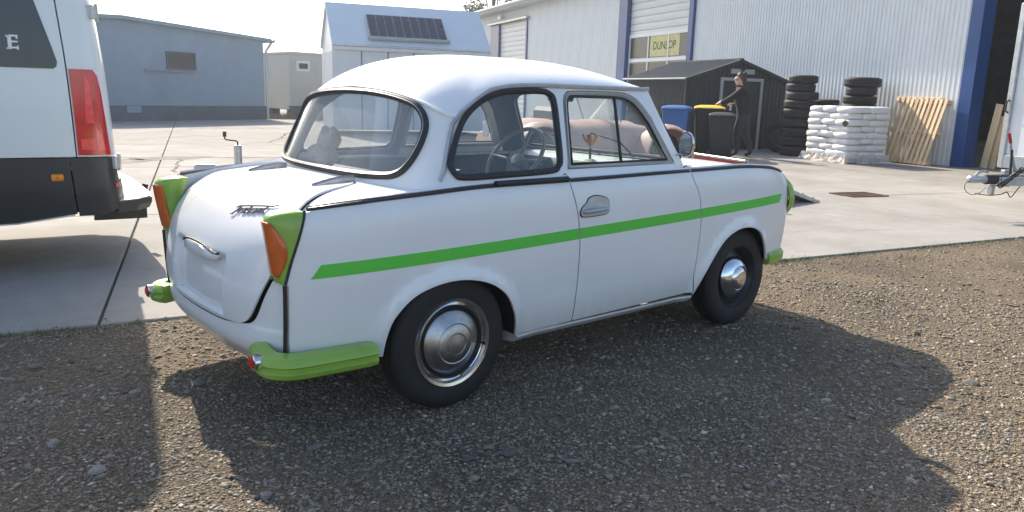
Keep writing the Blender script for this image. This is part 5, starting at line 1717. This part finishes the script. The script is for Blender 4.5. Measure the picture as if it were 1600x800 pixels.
def pink_car():
    z0 = .362
    c = thing('pink_roadster', 'dull pink vintage open car with rounded fenders standing on the car trailer', 'car', (0, 0, 0))
    c.location = (6.45 - .42, 2.20 + .16, z0 + .03); c.rotation_euler = (0, 0, R(160)); c.scale = (.64, .92, .84)
    yc = -.975
    # body along local x: nose near the trailer's rear edge
    st = [(.28, .30, .20, .46, .40), (.45, .34, .14, .60, .50), (.9, .42, .12, .66, .55), (1.4, .50, .12, .70, .58), (1.65, .60, .12, .72, .60), (2.4, .66, .12, .70, .60), (3.1, .64, .12, .72, .60), (3.6, .55, .14, .66, .52), (3.95, .42, .20, .52, .42)]
    rings = []
    for x, w, zb, zt, zs in st:
        rings.append([(x, yc + w * a, zb + (zt - zb) * b) for a, b in ((-.9, 0), (-1, .35), (-.97, .65), (-.75, .88), (-.35, .98), (0, 1.0), (.35, .98), (.75, .88), (.97, .65), (1, .35), (.9, 0))])
    MB().loft(rings).build('body', 'pink_primer', c, True, R(60))
    for x0 in (.72, 3.25):
        for sg in (-1, 1):
            rg = []
            for a in np.linspace(-.15, PI + .25, 16):
                cx, cz = x0 + .44 * math.cos(a) * 1.15, .27 + .40 * math.sin(a)
                yy = yc + sg * .62
                rg.append([(cx, yy - sg * .20, cz - .02), (cx, yy - sg * .1, cz + .02), (cx, yy + sg * .08, cz + .015), (cx, yy + sg * .15, cz - .03), (x0 + (cx - x0) * .9, yy + sg * .14, .27 + (cz - .27) * .88), (x0 + (cx - x0) * .88, yy - sg * .2, .27 + (cz - .27) * .86)])
            MB().loft(rg).build('fender', 'pink_primer', c, True, R(60))
            pr = [(.14, -.06), (.17, -.075), (.25, -.075), (.275, -.05), (.275, .05), (.25, .075), (.17, .075), (.14, .06)]
            w = MB().lathe(pr, 28, 'Y').build('wheel', 'tyre', c, True)
            w.location = (x0, yc + sg * .62, .275)
            MB().lathe([(.15, .06 * sg), (.12, .045 * sg), (.06, .08 * sg), (0, .085 * sg)], 20, 'Y', cap=False).build('hub_cap', 'chrome_dull', w, True)
    for sg in (-1, 1):
        h = MB().lathe([(.0, .10), (.05, .09), (.085, .05), (.095, 0), (.10, -.03), (.09, -.04), (0, -.05)], 24, 'X', (.30, yc + sg * .56, .50)).build('headlamp', 'pink_primer', c, True)
        MB().lathe([(.088, -.042), (.05, -.058), (0, -.062)], 20, 'X', (.30, yc + sg * .56, .50), cap=False).build('lamp_glass', 'head_glass', h, True)
    fr = MB().tube([(1.62, yc - .56, .70), (1.82, yc - .52, 1.02), (1.82, yc + .52, 1.02), (1.62, yc + .56, .70)], .014, 8).build('windscreen_frame', 'chrome_dull', c, True)
    MB().add([(1.63, yc - .55, .71), (1.81, yc - .51, 1.01), (1.81, yc + .51, 1.01), (1.63, yc + .55, .71)], [(0, 1, 2, 3)]).build('pane', 'glass_dusty_glare', fr)
    MB().box((2.7, yc, .74), (.16, 1.0, .28), bev=.06).build('seat', 'vinyl_grey', c, True)
    MB().box((.24, yc, .24), (.05, 1.1, .07), bev=.02).build('bumper', 'chrome_dull', c)
pink_car()

# ================================================================== box trailer on the right
MT['box_white'] = mat('box_white', (.66, .69, .70), .4, var=.03, scale=2)
MT['sill_grey'] = mat('sill_grey', (.30, .34, .35), .5, .3, var=.1, scale=5)
def box_trailer():
    t = thing('box_trailer', 'white box trailer with galvanised drawbar, red-tipped brake lever and coiled black cable', 'trailer', (8.02, .27, 0), R(-20))
    B = lambda n, mt, c, d, rot=None, bev=.005, p=t: MB().box(c, d, rot, bev).build(n, mt, p)
    z = .44
    # coupling head
    cp = MB().loft([[(x, w * math.cos(a), z + .02 + h * math.sin(a)) for a in np.linspace(0, 2 * PI, 12, endpoint=False)] for x, w, h in ((0, .02, .02), (.02, .05, .04), (.10, .055, .045), (.20, .045, .04), (.26, .042, .04))]).build('coupling_head', 'galv', t, True)
    MB().tube([(.10, 0, z + .06), (.14, 0, z + .10), (.20, 0, z + .115), (.27, 0, z + .112), (.29, 0, z + .10)], .014, 8).build('coupling_handle', 'sill_grey', cp, True)
    rings = []
    for i in range(13):
        x = .26 + i * .018; r = .060 if i % 2 else .046
        rings.append([(x, r * math.cos(a), z + .02 + r * math.sin(a)) for a in np.linspace(0, 2 * PI, 14, endpoint=False)])
    MB().loft(rings).build('bellows', 'rubber', t, True)
    B('overrun_housing', 'black_steel', (.55, 0, z + .005), (.20, .11, .14), bev=.02)
    for sg in (-1, 1):
        d = Vector((1.0, sg * .28, 0)); L = d.length
        B('drawbar', 'galv', (.45 + .55, sg * (.03 + .15), z), (1.18, .05, .10), Matrix.Rotation(sg * math.atan2(.28, 1.0), 3, 'Z'))
    lv = MB().tube([(.80, .03, z + .03), (.66, .03, z + .32), (.62, .03, z + .46)], [.022, .018, .012], 8).build('brake_lever', 'sill_grey', t, True)
    MB().tube([(.625, .03, z + .44), (.575, .03, z + .555)], .018, 10).build('lever_grip', 'red_paint', lv, True)
    MB().tube([(.66, .0, z + .04), (.63, .0, z + .36)], .014, 8).build('gas_strut', 'black_steel', lv, True)
    coil = []
    for i in range(150):
        a = i * .62; f = i / 149
        coil.append((.42 + .33 * f, -.07 + .026 * math.cos(a), z - .06 + .20 * f + .026 * math.sin(a)))
    MB().tube(coil, .0065, 5).build('coiled_cable', 'rubber', t, True)
    loop = crv([(.06, -.02, z + .02), (-.07, -.03, z - .02), (-.06, -.03, z - .10), (.05, -.03, z - .15), (.18, -.03, z - .13), (.26, -.03, z - .07)], 6)
    MB().tube(loop, .004, 5).build('breakaway_cable', 'black_steel', t, True)
    MB().tube(crv([(.10, -.03, z - .14), (.3, -.05, z - .16), (.48, -.06, z - .15), (.60, -.04, z - .13), (.66, -.05, z - .19), (.74, -.05, z - .11), (.82, -.03, z - .06)], 6), .006, 5).build('hanging_lead', 'rubber', t, True)
    MB().tube([(1.40, -.55, .10), (1.40, -.55, .62)], .026, 12).build('jockey_tube', 'galv', t, True)
    MB().lathe([(.02, -.03), (.09, -.03), (.10, 0), (.09, .03), (.02, .03)], 20, 'Y', (1.40, -.55, .10)).build('jockey_wheel', 'rubber', t, True)
    B('bracket', 'galv', (.36, -.02, z - .10), (.05, .06, .11), bev=.004)
    x0, W, H = 1.50, 1.62, 2.05
    B('box', 'box_white', (x0 + 1.6, 0, .52 + H / 2), (3.2, W, H), bev=.01)
    for sg in (-1, 1):
        B('corner_post', 'galv', (x0 - .005, sg * (W / 2 - .03), .52 + H / 2), (.05, .085, H + .01), bev=.012)
        B('chassis_beam', 'galv', (x0 + 1.4, sg * .55, .46), (3.3, .06, .10))
    B('sill', 'sill_grey', (x0 - .012, 0, .60), (.03, W - .13, .16), bev=.004)
    B('marker_lamp', 'print_white', (x0 - .05, W / 2 - .25, .47), (.05, .10, .07), bev=.015)
    h = MB().tube([(x0 - .02, W / 2 - .03, 1.22), (x0 - .07, W / 2 - .03, 1.24), (x0 - .07, W / 2 - .03, 1.36), (x0 - .02, W / 2 - .03, 1.38)], .012, 8).build('grab_handle', 'black_plastic', t, True)
    pr = [(.16, -.07), (.19, -.085), (.27, -.085), (.295, -.06), (.295, .06), (.27, .085), (.19, .085), (.16, .07)]
    for sg in (-1, 1):
        w = MB().lathe(pr, 28, 'Y').build('wheel', 'tyre', t, True)
        w.location = (x0 + 1.7, sg * .75, .295)
        MB().lathe([(.17, .07 * sg), (.05, .07 * sg), (0, .08 * sg)], 20, 'Y', cap=False).build('rim', 'galv', w, True)
box_trailer()

# ================================================================== yard goods
MT['bin_black'] = mat('bin_black', (.009, .010, .011), .55, var=.15, scale=8)
MT['bin_blue'] = mat('bin_blue', (.02, .09, .28), .5, var=.1, scale=6)
MT['bin_yellow'] = mat('bin_yellow', (.72, .46, .02), .5, var=.08, scale=6)
MT['lid_grey'] = mat('lid_grey', (.035, .037, .04), .38, var=.1, scale=6)
MT['bin_blue_lid'] = mat('bin_blue_lid', (.025, .11, .33), .4, var=.1, scale=6)
def bin_(loc, rz, h, w, body, lid, label, plate=False):
    b = thing('wheelie_bin', label, 'bin', (*loc, .014), rz, 'wheeled refuse bins by the shed')
    d = w * 1.15
    def rr(wx, dy, z, r=.05, n=3):
        pts = []
        for sx, sy, a0 in ((1, 1, 0), (-1, 1, 90), (-1, -1, 180), (1, -1, 270)):
            for k in range(n + 1):
                a = R(a0 + 90 * k / n)
                pts.append((sx * (wx - r) + r * math.cos(a), sy * (dy - r) + r * math.sin(a), z))
        return pts
    ht = h - .09
    MB().loft([rr(w * .38, d * .36, .05), rr(w * .44, d * .42, ht * .55), rr(w * .48, d * .47, ht - .08), rr(w * .485, d * .475, ht)]).build('body', body, b, True, R(40))
    MB().loft([rr(w * .5, d * .5, ht - .06), rr(w * .51, d * .51, ht - .055), rr(w * .51, d * .51, ht), rr(w * .5, d * .5, ht + .005)]).build('rim', body, b, True, R(40))
    l = MB().loft([rr(w * .52, d * .53, ht + .008), rr(w * .52, d * .53, ht + .03), rr(w * .48, d * .48, ht + .055), rr(w * .30, d * .30, ht + .085), rr(w * .1, d * .1, ht + .09, .01)]).build('lid', lid, b, True, R(40))
    for sx in (-1, 1):
        MB().box((sx * w * .28, -d * .555, ht + .02), (.10, .04, .025), bev=.008).build('lid_grip', lid, l)
        MB().lathe([(.02, -.03), (.085, -.03), (.10, -.015), (.10, .015), (.085, .03), (.02, .03)], 20, 'X', (sx * w * .40, d * .43, .10)).build('wheel', 'rubber', b, True)
    MB().tube([(-w * .42, d * .56, ht + .005), (w * .42, d * .56, ht + .005)], .016, 8).build('handle_bar', body, b, True)
    MB().box((0, -d * .40, ht * .52), (w * .5, .03, .03), Matrix.Rotation(R(-3), 3, 'X'), bev=.006).build('front_rib', body, b)
    if plate:
        MB().box((w * .25, -d * .478, ht - .14), (.13, .006, .07), bev=.002).build('sticker', 'print_white', b)
    return b
bin_((12.98, 7.08), R(125), 1.00, .56, 'bin_black', 'lid_grey', 'black wheeled bin with dark grey lid and small white sticker beside the person', True)
bin_((13.30, 7.66), R(127), 1.14, .66, 'bin_black', 'bin_yellow', 'black wheeled bin with yellow lid, touched by the person')
bin_((12.50, 7.95), R(122), 1.12, .60, 'bin_blue', 'bin_blue_lid', 'blue wheeled bin with blue lid next to the yellow lidded one')

def tyres():
    def tm(Ro, wd, Ri):
        pr = [(Ri, -wd * .36), (Ri + .02, -wd * .48), (Ri + (Ro - Ri) * .55, -wd * .52), (Ro - .035, -wd * .47), (Ro - .008, -wd * .38), (Ro, -wd * .30), (Ro, -wd * .13), (Ro - .008, -wd * .11), (Ro - .008, -wd * .06), (Ro, -wd * .04)]
        pr = pr + [(a, -b) for a, b in pr[::-1]] + [(Ri, -wd * .36)]
        return MB().lathe(pr, 40, 'Z', cap=False).me('tyre', 'tyre', True, R(30))
    kinds = [tm(.41, .215, .24), tm(.37, .19, .22), tm(.335, .185, .20)]
    hs = [.222, .197, .192]
    rnd = random.Random(4)
    ordn = ['bottom', 'second', 'third', 'fourth', 'fifth', 'sixth', 'seventh', 'eighth', 'ninth', 'tenth', 'eleventh']
    def stack(x, y, seq, where, grp):
        z = .016
        for i, k in enumerate(seq):
            o = link('tyre', kinds[k])
            o.location = (x + rnd.uniform(-.035, .035), y + rnd.uniform(-.035, .035), z + hs[k] / 2)
            o.rotation_euler = (rnd.uniform(-.015, .015), rnd.uniform(-.015, .015), rnd.uniform(0, 6))
            nm = 'topmost' if i == len(seq) - 1 else ordn[i]
            tag(o, ('topmost black tyre of ' if nm == 'topmost' else 'black tyre, ' + nm + (' up' if i else '') + ', in ') + where, 'tyre', grp)
            z += hs[k]
    stack(15.80, 6.86, [0, 0, 0, 0, 0, 1, 1, 2, 2], 'the tall tyre stack beside the shed', 'tyres stacked beside the shed')
    stack(16.55, 5.78, [0, 0, 0, 1, 1, 1, 1, 2, 0], 'the tyre stack behind the white bags', 'tyres stacked behind the bags')
    stack(16.75, 6.75, [2, 2, 2, 2, 2, 1, 2], 'the lower tyre stack against the wall between two taller ones', 'tyres stacked against the wall')
    o = link('tyre', kinds[0]); o.location = (16.35, 7.62, .41); o.rotation_euler = (R(90), R(0), R(100))
    tag(o, 'single black tyre standing upright between shed and tall stack', 'tyre')
tyres()

MT['bag_white'] = mat('bag_white', (.70, .70, .69), .42, var=.05, scale=8, bump=.5, bscale=18)
def film_mat():
    m, nt, b = newmat('film')
    b.inputs['Base Color'].default_value = (.75, .76, .77, 1)
    b.inputs['Roughness'].default_value = .2
    b.inputs['Alpha'].default_value = .45
    return m
MT['film'] = film_mat()
def bag_pallet():
    p = thing('bag_pallet', 'film-wrapped stack of white plastic bags on a wooden pallet', 'bag stack', (15.22, 5.36, .014), R(70))
    rnd = random.Random(9)
    # pallet
    for y in (-.5, 0, .5):
        MB().box((0, y, .05), (1.2, .1, .095)).build('runner', 'wood_b', p)
    for i in range(7):
        MB().box((-.54 + i * .18, 0, .115), (.12, 1.08, .022)).build('deck_board', 'wood', p)
    def bag(a, b, h):
        V = []; F = []
        nu, nv = 16, 9
        for i in range(nv):
            ph = -PI / 2 + PI * i / (nv - 1)
            for j in range(nu):
                th = 2 * PI * j / nu
                ex = lambda v, e: math.copysign(abs(v)**e, v)
                cz = ex(math.sin(ph), .55); cr = max(ex(math.cos(ph), .22), 0)
                x = a * cr * ex(math.cos(th), .20); y = b * cr * ex(math.sin(th), .20)
                wr = 1 + .02 * math.sin(7 * th + 3 * ph)
                V.append((x * wr, y * wr, h * cz * (1 - .18 * abs(x / a)**4)))
        for i in range(nv - 1):
            for j in range(nu):
                F.append((i * nu + j, i * nu + (j + 1) % nu, (i + 1) * nu + (j + 1) % nu, (i + 1) * nu + j))
        return mesh('bag', V, F, 'bag_white', True)
    A = bag(.325, .196, .076); Bm = bag(.218, .292, .076)
    z = .126
    for k in range(8):
        pts = [(-.31 + .62 * i, -.37 + .37 * j, A) for i in range(2) for j in range(3)] if k % 2 == 0 else [(-.42 + .42 * i, -.28 + .56 * j, Bm) for i in range(3) for j in range(2)]
        for x, y, me in pts:
            o = link('bag', me, p)
            o.location = (x + rnd.uniform(-.012, .012), y + rnd.uniform(-.012, .012), z + .070 + rnd.uniform(-.004, .004))
            o.rotation_euler = (rnd.uniform(-.03, .03), rnd.uniform(-.03, .03), rnd.uniform(-.05, .05))
            o.scale = (rnd.uniform(.97, 1.03), rnd.uniform(.97, 1.03), rnd.uniform(.95, 1.05))
        z += .134
    rings = []
    for z_, g in ((.01, .16), (.06, .08), (.13, .03), (.20, .015)):
        r = []
        for j in range(72):
            t = j / 72 * 4; sd = int(t); f = t - sd
            cx, cy = [(.66, -.60), (.66, .60), (-.66, .60), (-.66, -.60)][sd], [(.66, .60), (-.66, .60), (-.66, -.60), (.66, -.60)][sd]
            x = cx[0] + (cy[0] - cx[0]) * f; y = cx[1] + (cy[1] - cx[1]) * f
            k = 1 + g * rnd.uniform(.2, 1.6)
            r.append((x * k, y * k, z_ + rnd.uniform(-.02, .02)))
        rings.append(r)
    MB().loft(rings, caps=False).build('wrap_film', 'film', p)
    MB().prism([(-.02, .03), (.03, .07), (.07, .03), (.10, .03), (.10, -.02), (.07, -.06), (.02, -.09), (-.02, -.05), (-.07, -.02), (-.06, .01)], .0, .004, lambda u, v, w: (-.58 + .0 + u, .565 + w + .03, .86 + v)).build('black_sticker', 'print_black', p)
    for x in (.18, -.12):
        MB().box((x, .60, .63), (.11, .004, .06)).build('small_label', 'label_white', p)
bag_pallet()

def pallet(label, loc, rz, lean, w, h, nb, turn=0):
    p = thing('wooden_pallet', label, 'pallet', loc, rz, 'wooden pallets leaning on the wall')
    p.rotation_euler = (R(lean), turn, rz)
    # local x width, z height when upright, y thickness (front +y)
    for i in range(nb):
        x = -w / 2 + .05 + i * (w - .10) / (nb - 1)
        MB().box((x, .06, h / 2), (.072, .022, h), bev=.003).build('slat', 'wood' if i % 3 else 'wood_b', p)
    for z in (.05, h / 2, h - .05):
        MB().box((0, 0, z), (w, .095, .09), bev=.003).build('stringer', 'wood_b', p)
        MB().box((0, -.06, z), (w, .022, .10), bev=.003).build('back_board', 'wood', p)
Wl = lambda s, n, z=0.: (16.44 + math.cos(R(70)) * s + math.cos(R(160)) * n, 3.57 + math.sin(R(70)) * s + math.sin(R(160)) * n, z)
pallet('pale wooden pallet with nine upright slats leaning on the wall beside the blue post', Wl(.62, .60, .016), R(70), 17, 1.10, 1.46, 9)
pallet('wooden pallet leaning behind the nine-slat one, nearer to the tyres', Wl(1.00, .38, .016), R(70), 14, 1.2, 1.48, 8)

def grate():
    g = thing('drain_grate', 'rusty dark drain grate set in the concrete near the ramp', 'grate', (9.08, 2.02, .014), R(-18.5))
    MT['rust'] = mat('rust', (.12, .075, .05), .8, .2, var=.4, scale=20)
    for y in (-.21, .21): MB().box((0, y, .006), (.66, .03, .018)).build('frame', 'rust', g)
    for x in (-.32, .32): MB().box((x, 0, .006), (.03, .39, .018)).build('frame', 'rust', g)
    for i in range(7): MB().box((-.24 + i * .08, 0, .006), (.014, .39, .012)).build('bar', 'rust', g)
    for y in (-.07, .07): MB().box((0, y, .004), (.60, .02, .012)).build('cross_bar', 'rust', g)
    MB().box((0, 0, -.0005), (.64, .40, .006)).build('pit', 'well_black', g)
grate()

# ================================================================== person
def person():
    MT['skin'] = mat('skin', (.55, .31, .22), .5, var=.08, scale=10)
    MT['cloth_black'] = mat('cloth_black', (.012, .013, .015), .85, var=.4, scale=25)
    MT['trouser'] = mat('trouser', (.035, .038, .045), .85, var=.3, scale=20)
    MT['shoe'] = mat('shoe', (.015, .014, .014), .5)
    MT['hair'] = mat('hair', (.055, .032, .02), .6, var=.4, scale=40)
    MT['cloth_white'] = mat('cloth_white', (.72, .72, .72), .8, var=.08, scale=15)
    S = 1.90
    p = thing('person', 'person in black clothing with hair tied up, reaching to a yellow bin lid', 'person', (14.02, 7.22, .014), R(124))
    # x forward (towards the bins), y to the person's left, z up; in units of standing height
    V = []; E = []; Rd = []
    def v(x, y, z, r, par=None, r2=None):
        V.append((x, y, z)); Rd.append((r * (1.22 if z > .12 and z < .80 and r > .024 else 1.1), (r2 or r) * (1.18 if z < .80 else 1.08)))
        if par is not None: E.append((par, len(V) - 1))
        return len(V) - 1
    pel = v(0, 0, .525, .075, None, .088)
    wst = v(.012, 0, .60, .066, pel, .082)
    chs = v(.035, 0, .70, .070, wst, .098)
    shd = v(.058, 0, .785, .052, chs, .085)
    nk = v(.075, 0, .835, .030, shd)
    hd0 = v(.092, 0, .872, .042, nk)
    hd1 = v(.095, 0, .915, .052, hd0, .046)
    hd2 = v(.088, 0, .955, .044, hd1, .040)
    ns = v(.150, 0, .895, .009, hd1)
    jw = v(.128, 0, .862, .022, hd0)
    def hand(w, d, up, sgn):
        d = Vector(d).normalized(); u = Vector(up).normalized(); s = d.cross(u).normalized() * sgn
        P = Vector(V[w])
        c = P + d * .030
        k = v(*c, .015, w, .020)
        for i, (o, ln) in enumerate(((-.016, .036), (-.006, .042), (.005, .040), (.015, .032))):
            b = v(*(c + d * .014 + s * o), .0062, k)
            m = v(*(c + d * (.014 + ln * .5) + s * o - u * .006), .0056, b)
            v(*(c + d * (.014 + ln * .85) + s * o - u * .020), .005, m)
        t = v(*(P + d * .022 - s * .020), .0068, k)
        v(*(P + d * .046 - s * .028 - u * .008), .0058, t)
    for sg in (1, -1):
        s = v(.055, sg * .098, .775, .040, shd)
        if sg == 1:      # far arm stretched forward to the lid
            e = v(.165, .120, .690, .030, s); w = v(.275, .105, .632, .021, e); hand(w, (1, -.1, -.25), (.2, 0, 1), 1)
        else:            # near arm bent at the waist, holding the cloth
            e = v(.010, -.135, .655, .031, s); w = v(.125, -.125, .610, .021, e); hand(w, (1, .1, .15), (0, -.6, .8), -1)
        h = v(.0, sg * .052, .480, .066, pel)
        if sg == 1:
            k = v(.075, .058, .275, .044, h); a = v(.050, .060, .050, .028, k); f = v(.09, .062, .022, .022, a); v(.135, .064, .018, .018, f)
        else:
            k = v(-.035, -.058, .275, .045, h); a = v(-.120, -.060, .060, .028, k); f = v(-.085, -.062, .022, .022, a); v(-.040, -.064, .018, .018, f)
    me = bpy.data.meshes.new('body')
    me.from_pydata([tuple(c * S for c in q) for q in V], E, [])
    o = bpy.data.objects.new('body', me); COL.objects.link(o)
    o.modifiers.new('skin', 'SKIN').use_smooth_shade = True
    for i, sv in enumerate(me.skin_vertices[0].data):
        sv.radius = (Rd[i][0] * S, Rd[i][1] * S); sv.use_root = (i == 0)
    sb = o.modifiers.new('sub', 'SUBSURF'); sb.levels = 2; sb.render_levels = 2
    dg = bpy.context.evaluated_depsgraph_get()
    m2 = bpy.data.meshes.new_from_object(o.evaluated_get(dg))
    bpy.data.objects.remove(o)
    m2.materials.clear()
    for n in ('cloth_black', 'skin', 'trouser', 'shoe'): m2.materials.append(MT[n])
    hands = [Vector(V[i]) * S for i in range(len(V)) if False]
    w1 = Vector((.275, .105, .632)) * S; w2 = Vector((.125, -.125, .610)) * S
    for f in m2.polygons:
        c = f.center
        k = 0
        if c.z > .842 * S: k = 1
        elif c.z < .50 * S and not (c - w1).length < .12 and not (c - w2).length < .12: k = 2
        if c.z < .042 * S: k = 3
        if c.x > .275 * S + .01 and c.z > .5 * S and c.z < .7 * S: k = 1
        if c.y < -.09 * S and c.x > .125 * S + .01 and .55 * S < c.z < .70 * S: k = 1
        f.material_index = k; f.use_smooth = True
    link('body', m2, p)
    # hair cap with bun
    hb = MB(); rg = []
    for i in range(9):
        th = PI * i / 8
        rg.append([(S * (.066 + .060 * math.sin(th) * math.cos(a) - .006), S * .052 * math.sin(th) * math.sin(a), S * (.935 + .050 * math.cos(th) + .018 * max(0, math.cos(a)) - .024 * max(0, -math.cos(a)) * math.sin(th))) for a in np.linspace(0, 2 * PI, 16, endpoint=False)])
    hb.loft([[(max(-9, x) if z > S * .925 or x < S * .07 else S * .07, y, z) for x, y, z in r_] for r_ in rg])
    hr = hb.build('hair', 'hair', p, True, R(80))
    bn = MB().lathe([(0, -.04), (.028, -.032), (.040, -.01), (.038, .012), (.022, .030), (0, .034)], 14, 'Z', (S * .030, 0, S * .985)).build('hair_bun', 'hair', hr, True)
    # white cloth in the near hand
    c = thing('white_cloth', 'crumpled white cloth held in the hand of the person', 'cloth', (14.02, 7.22, .014), R(124))
    rnd = random.Random(8); P = []
    for i in range(9):
        row = []
        for j in range(7):
            row.append((S * .165 + .012 * math.sin(i * 1.7 + j) + rnd.uniform(-.01, .01) + .02 * math.sin(j * 2.2), -S * .115 + (j - 3) * .022 + .012 * math.sin(i * 2.1), S * .625 - i * .020 + rnd.uniform(-.006, .006)))
        P.append(row)
    gridmesh('fold', P, 'cloth_white', c, thick=.004)
person()

# ================================================================== trees, shrub
MT['bark'] = mat('bark', (.11, .085, .065), .9, var=.3, scale=10, bump=.5, bscale=30)
MT['leaf_dark'] = mat('leaf_dark', (.03, .042, .022), .7, var=.5, scale=1.5)
MT['twig'] = mat('twig', (.17, .145, .12), .9, var=.3, scale=8)
def tree(loc, h, cr, label, seed, n=11000):
    t = thing('broadleaf_tree', label, 'tree', loc)
    rnd = random.Random(seed)
    tk = MB().tube([(0, 0, -.1), (.05, .02, h * .25), (-.06, .05, h * .5), (.05, 0, h * .8)], [.24, .20, .15, .05], 10)
    tk.build('trunk', 'bark', t, True)
    cl = []
    for i in range(26):
        a = rnd.uniform(0, 6.28); f = rnd.random()**.6; zz = rnd.uniform(.42, 1.0)
        rad = cr * f * math.sin(min(1, (zz - .36) / .62 * .9 + .12) * PI)**.6
        c = (rad * math.cos(a), rad * math.sin(a), h * zz)
        cl.append((c, rnd.uniform(.5, .95) * cr * .36))
        MB().tube([(0, 0, h * rnd.uniform(.3, .5)), (c[0] * .5, c[1] * .5, h * zz * .85), c], [.07, .045, .015], 5).build('limb', 'bark', t, True)
    V = []; F = []
    for i in range(n):
        c, r = rnd.choice(cl)
        d = Vector((rnd.gauss(0, 1), rnd.gauss(0, 1), rnd.gauss(0, .8))).normalized() * r * rnd.random()**.4
        p = Vector(c) + d
        u = Vector((rnd.gauss(0, 1), rnd.gauss(0, 1), rnd.gauss(0, 1))).normalized(); w = u.orthogonal().normalized()
        s = rnd.uniform(.09, .19)
        k = len(V); V += [tuple(p - u * s), tuple(p - w * s * .5), tuple(p + u * s), tuple(p + w * s * .5)]
        F.append((k, k + 1, k + 2, k + 3))
    link('crown', mesh('crown', V, F, 'leaf_dark'), t)
tree((33.5, 40.5, 0), 11.0, 3.3, 'dark leafy tree rising behind the end of the warehouse', 3)
def shrub(loc, h, w, label, seed):
    t = thing('bare_shrub', label, 'shrub', loc)
    rnd = random.Random(seed)
    b = MB()
    for i in range(60):
        a = rnd.uniform(0, 6.28); r = w * rnd.random(); hh = h * rnd.uniform(.5, 1)
        p0 = Vector((rnd.gauss(0, w * .3), rnd.gauss(0, w * .3), 0)); p2 = Vector((r * math.cos(a), r * math.sin(a), hh)); p1 = (p0 + p2) / 2 + Vector((rnd.gauss(0, .08), rnd.gauss(0, .08), .1))
        b.tube([p0, p1, p2], [.014, .010, .004], 4)
        for _ in range(5):
            f = rnd.uniform(.4, 1); q = p1.lerp(p2, f)
            b.tube([q, q + Vector((rnd.gauss(0, .16), rnd.gauss(0, .16), rnd.uniform(.05, .3)))], [.006, .003], 4)
    b.build('stems', 'twig', t)['kind'] = 'stuff'
    V = []; F = []
    for i in range(900):
        a = rnd.uniform(0, 6.28); r = w * math.sqrt(rnd.random()); p = Vector((r * math.cos(a), r * math.sin(a), h * rnd.random()**.7))
        u = Vector((rnd.gauss(0, 1), rnd.gauss(0, 1), rnd.gauss(0, 1))).normalized(); ww = u.orthogonal().normalized(); s = rnd.uniform(.02, .05)
        k = len(V); V += [tuple(p - u * s), tuple(p - ww * s * .5), tuple(p + u * s), tuple(p + ww * s * .5)]; F.append((k, k + 1, k + 2, k + 3))
    link('leaves', mesh('leaves', V, F, 'twig'), t, 'stuff')
shrub((13.6, 33.0, 0), 2.7, 1.1, 'taller bare brown shrub in the gap between grey building and beige cabin', 5)
shrub((12.6, 31.8, 0), 1.8, .8, 'lower bare brown shrub before the taller one beside the beige cabin', 6)
def far_weeds():
    rnd = random.Random(1); V = []; F = []
    for i in range(2600):
        s = rnd.uniform(0, 3.2); p = (11.3 + s + rnd.gauss(0, .1), 27.1 + rnd.gauss(0, .35))
        h = rnd.uniform(.06, .32); t = rnd.uniform(0, 6.28); w = .012
        k = len(V); dx, dy = math.cos(t) * w, math.sin(t) * w
        V += [(p[0] - dx, p[1] - dy, 0), (p[0] + dx, p[1] + dy, 0), (p[0] + rnd.gauss(0, .06), p[1] + rnd.gauss(0, .06), h)]
        F.append((k, k + 1, k + 2))
    o = link('dry_weeds', mesh('dry_weeds', V, F, 'twig'), None, 'stuff')
    tag(o, 'dry brown weeds growing before the beige cabin', 'weeds')
far_weeds()
# ================================================================== hazy air
def haze():
    V = [(x, y, z) for x in (-40, 75) for y in (-30, 85) for z in (-1.1, 13.5)]
    F = [(0, 1, 3, 2), (4, 6, 7, 5), (0, 4, 5, 1), (2, 3, 7, 6), (0, 2, 6, 4), (1, 5, 7, 3)]
    m = bpy.data.materials.new('haze'); m.use_nodes = True
    nt = m.node_tree; nt.nodes.remove(nt.nodes['Principled BSDF'])
    v = nt.nodes.new('ShaderNodeVolumePrincipled')
    v.inputs['Color'].default_value = (.86, .92, 1.0, 1)
    v.inputs['Density'].default_value = HAZE
    v.inputs['Anisotropy'].default_value = .55
    nt.links.new(v.outputs[0], nt.nodes['Material Output'].inputs['Volume'])
    MT['haze'] = m
    link('haze', mesh('haze', V, F, 'haze'), None, 'stuff')
HAZE = .0013
haze()
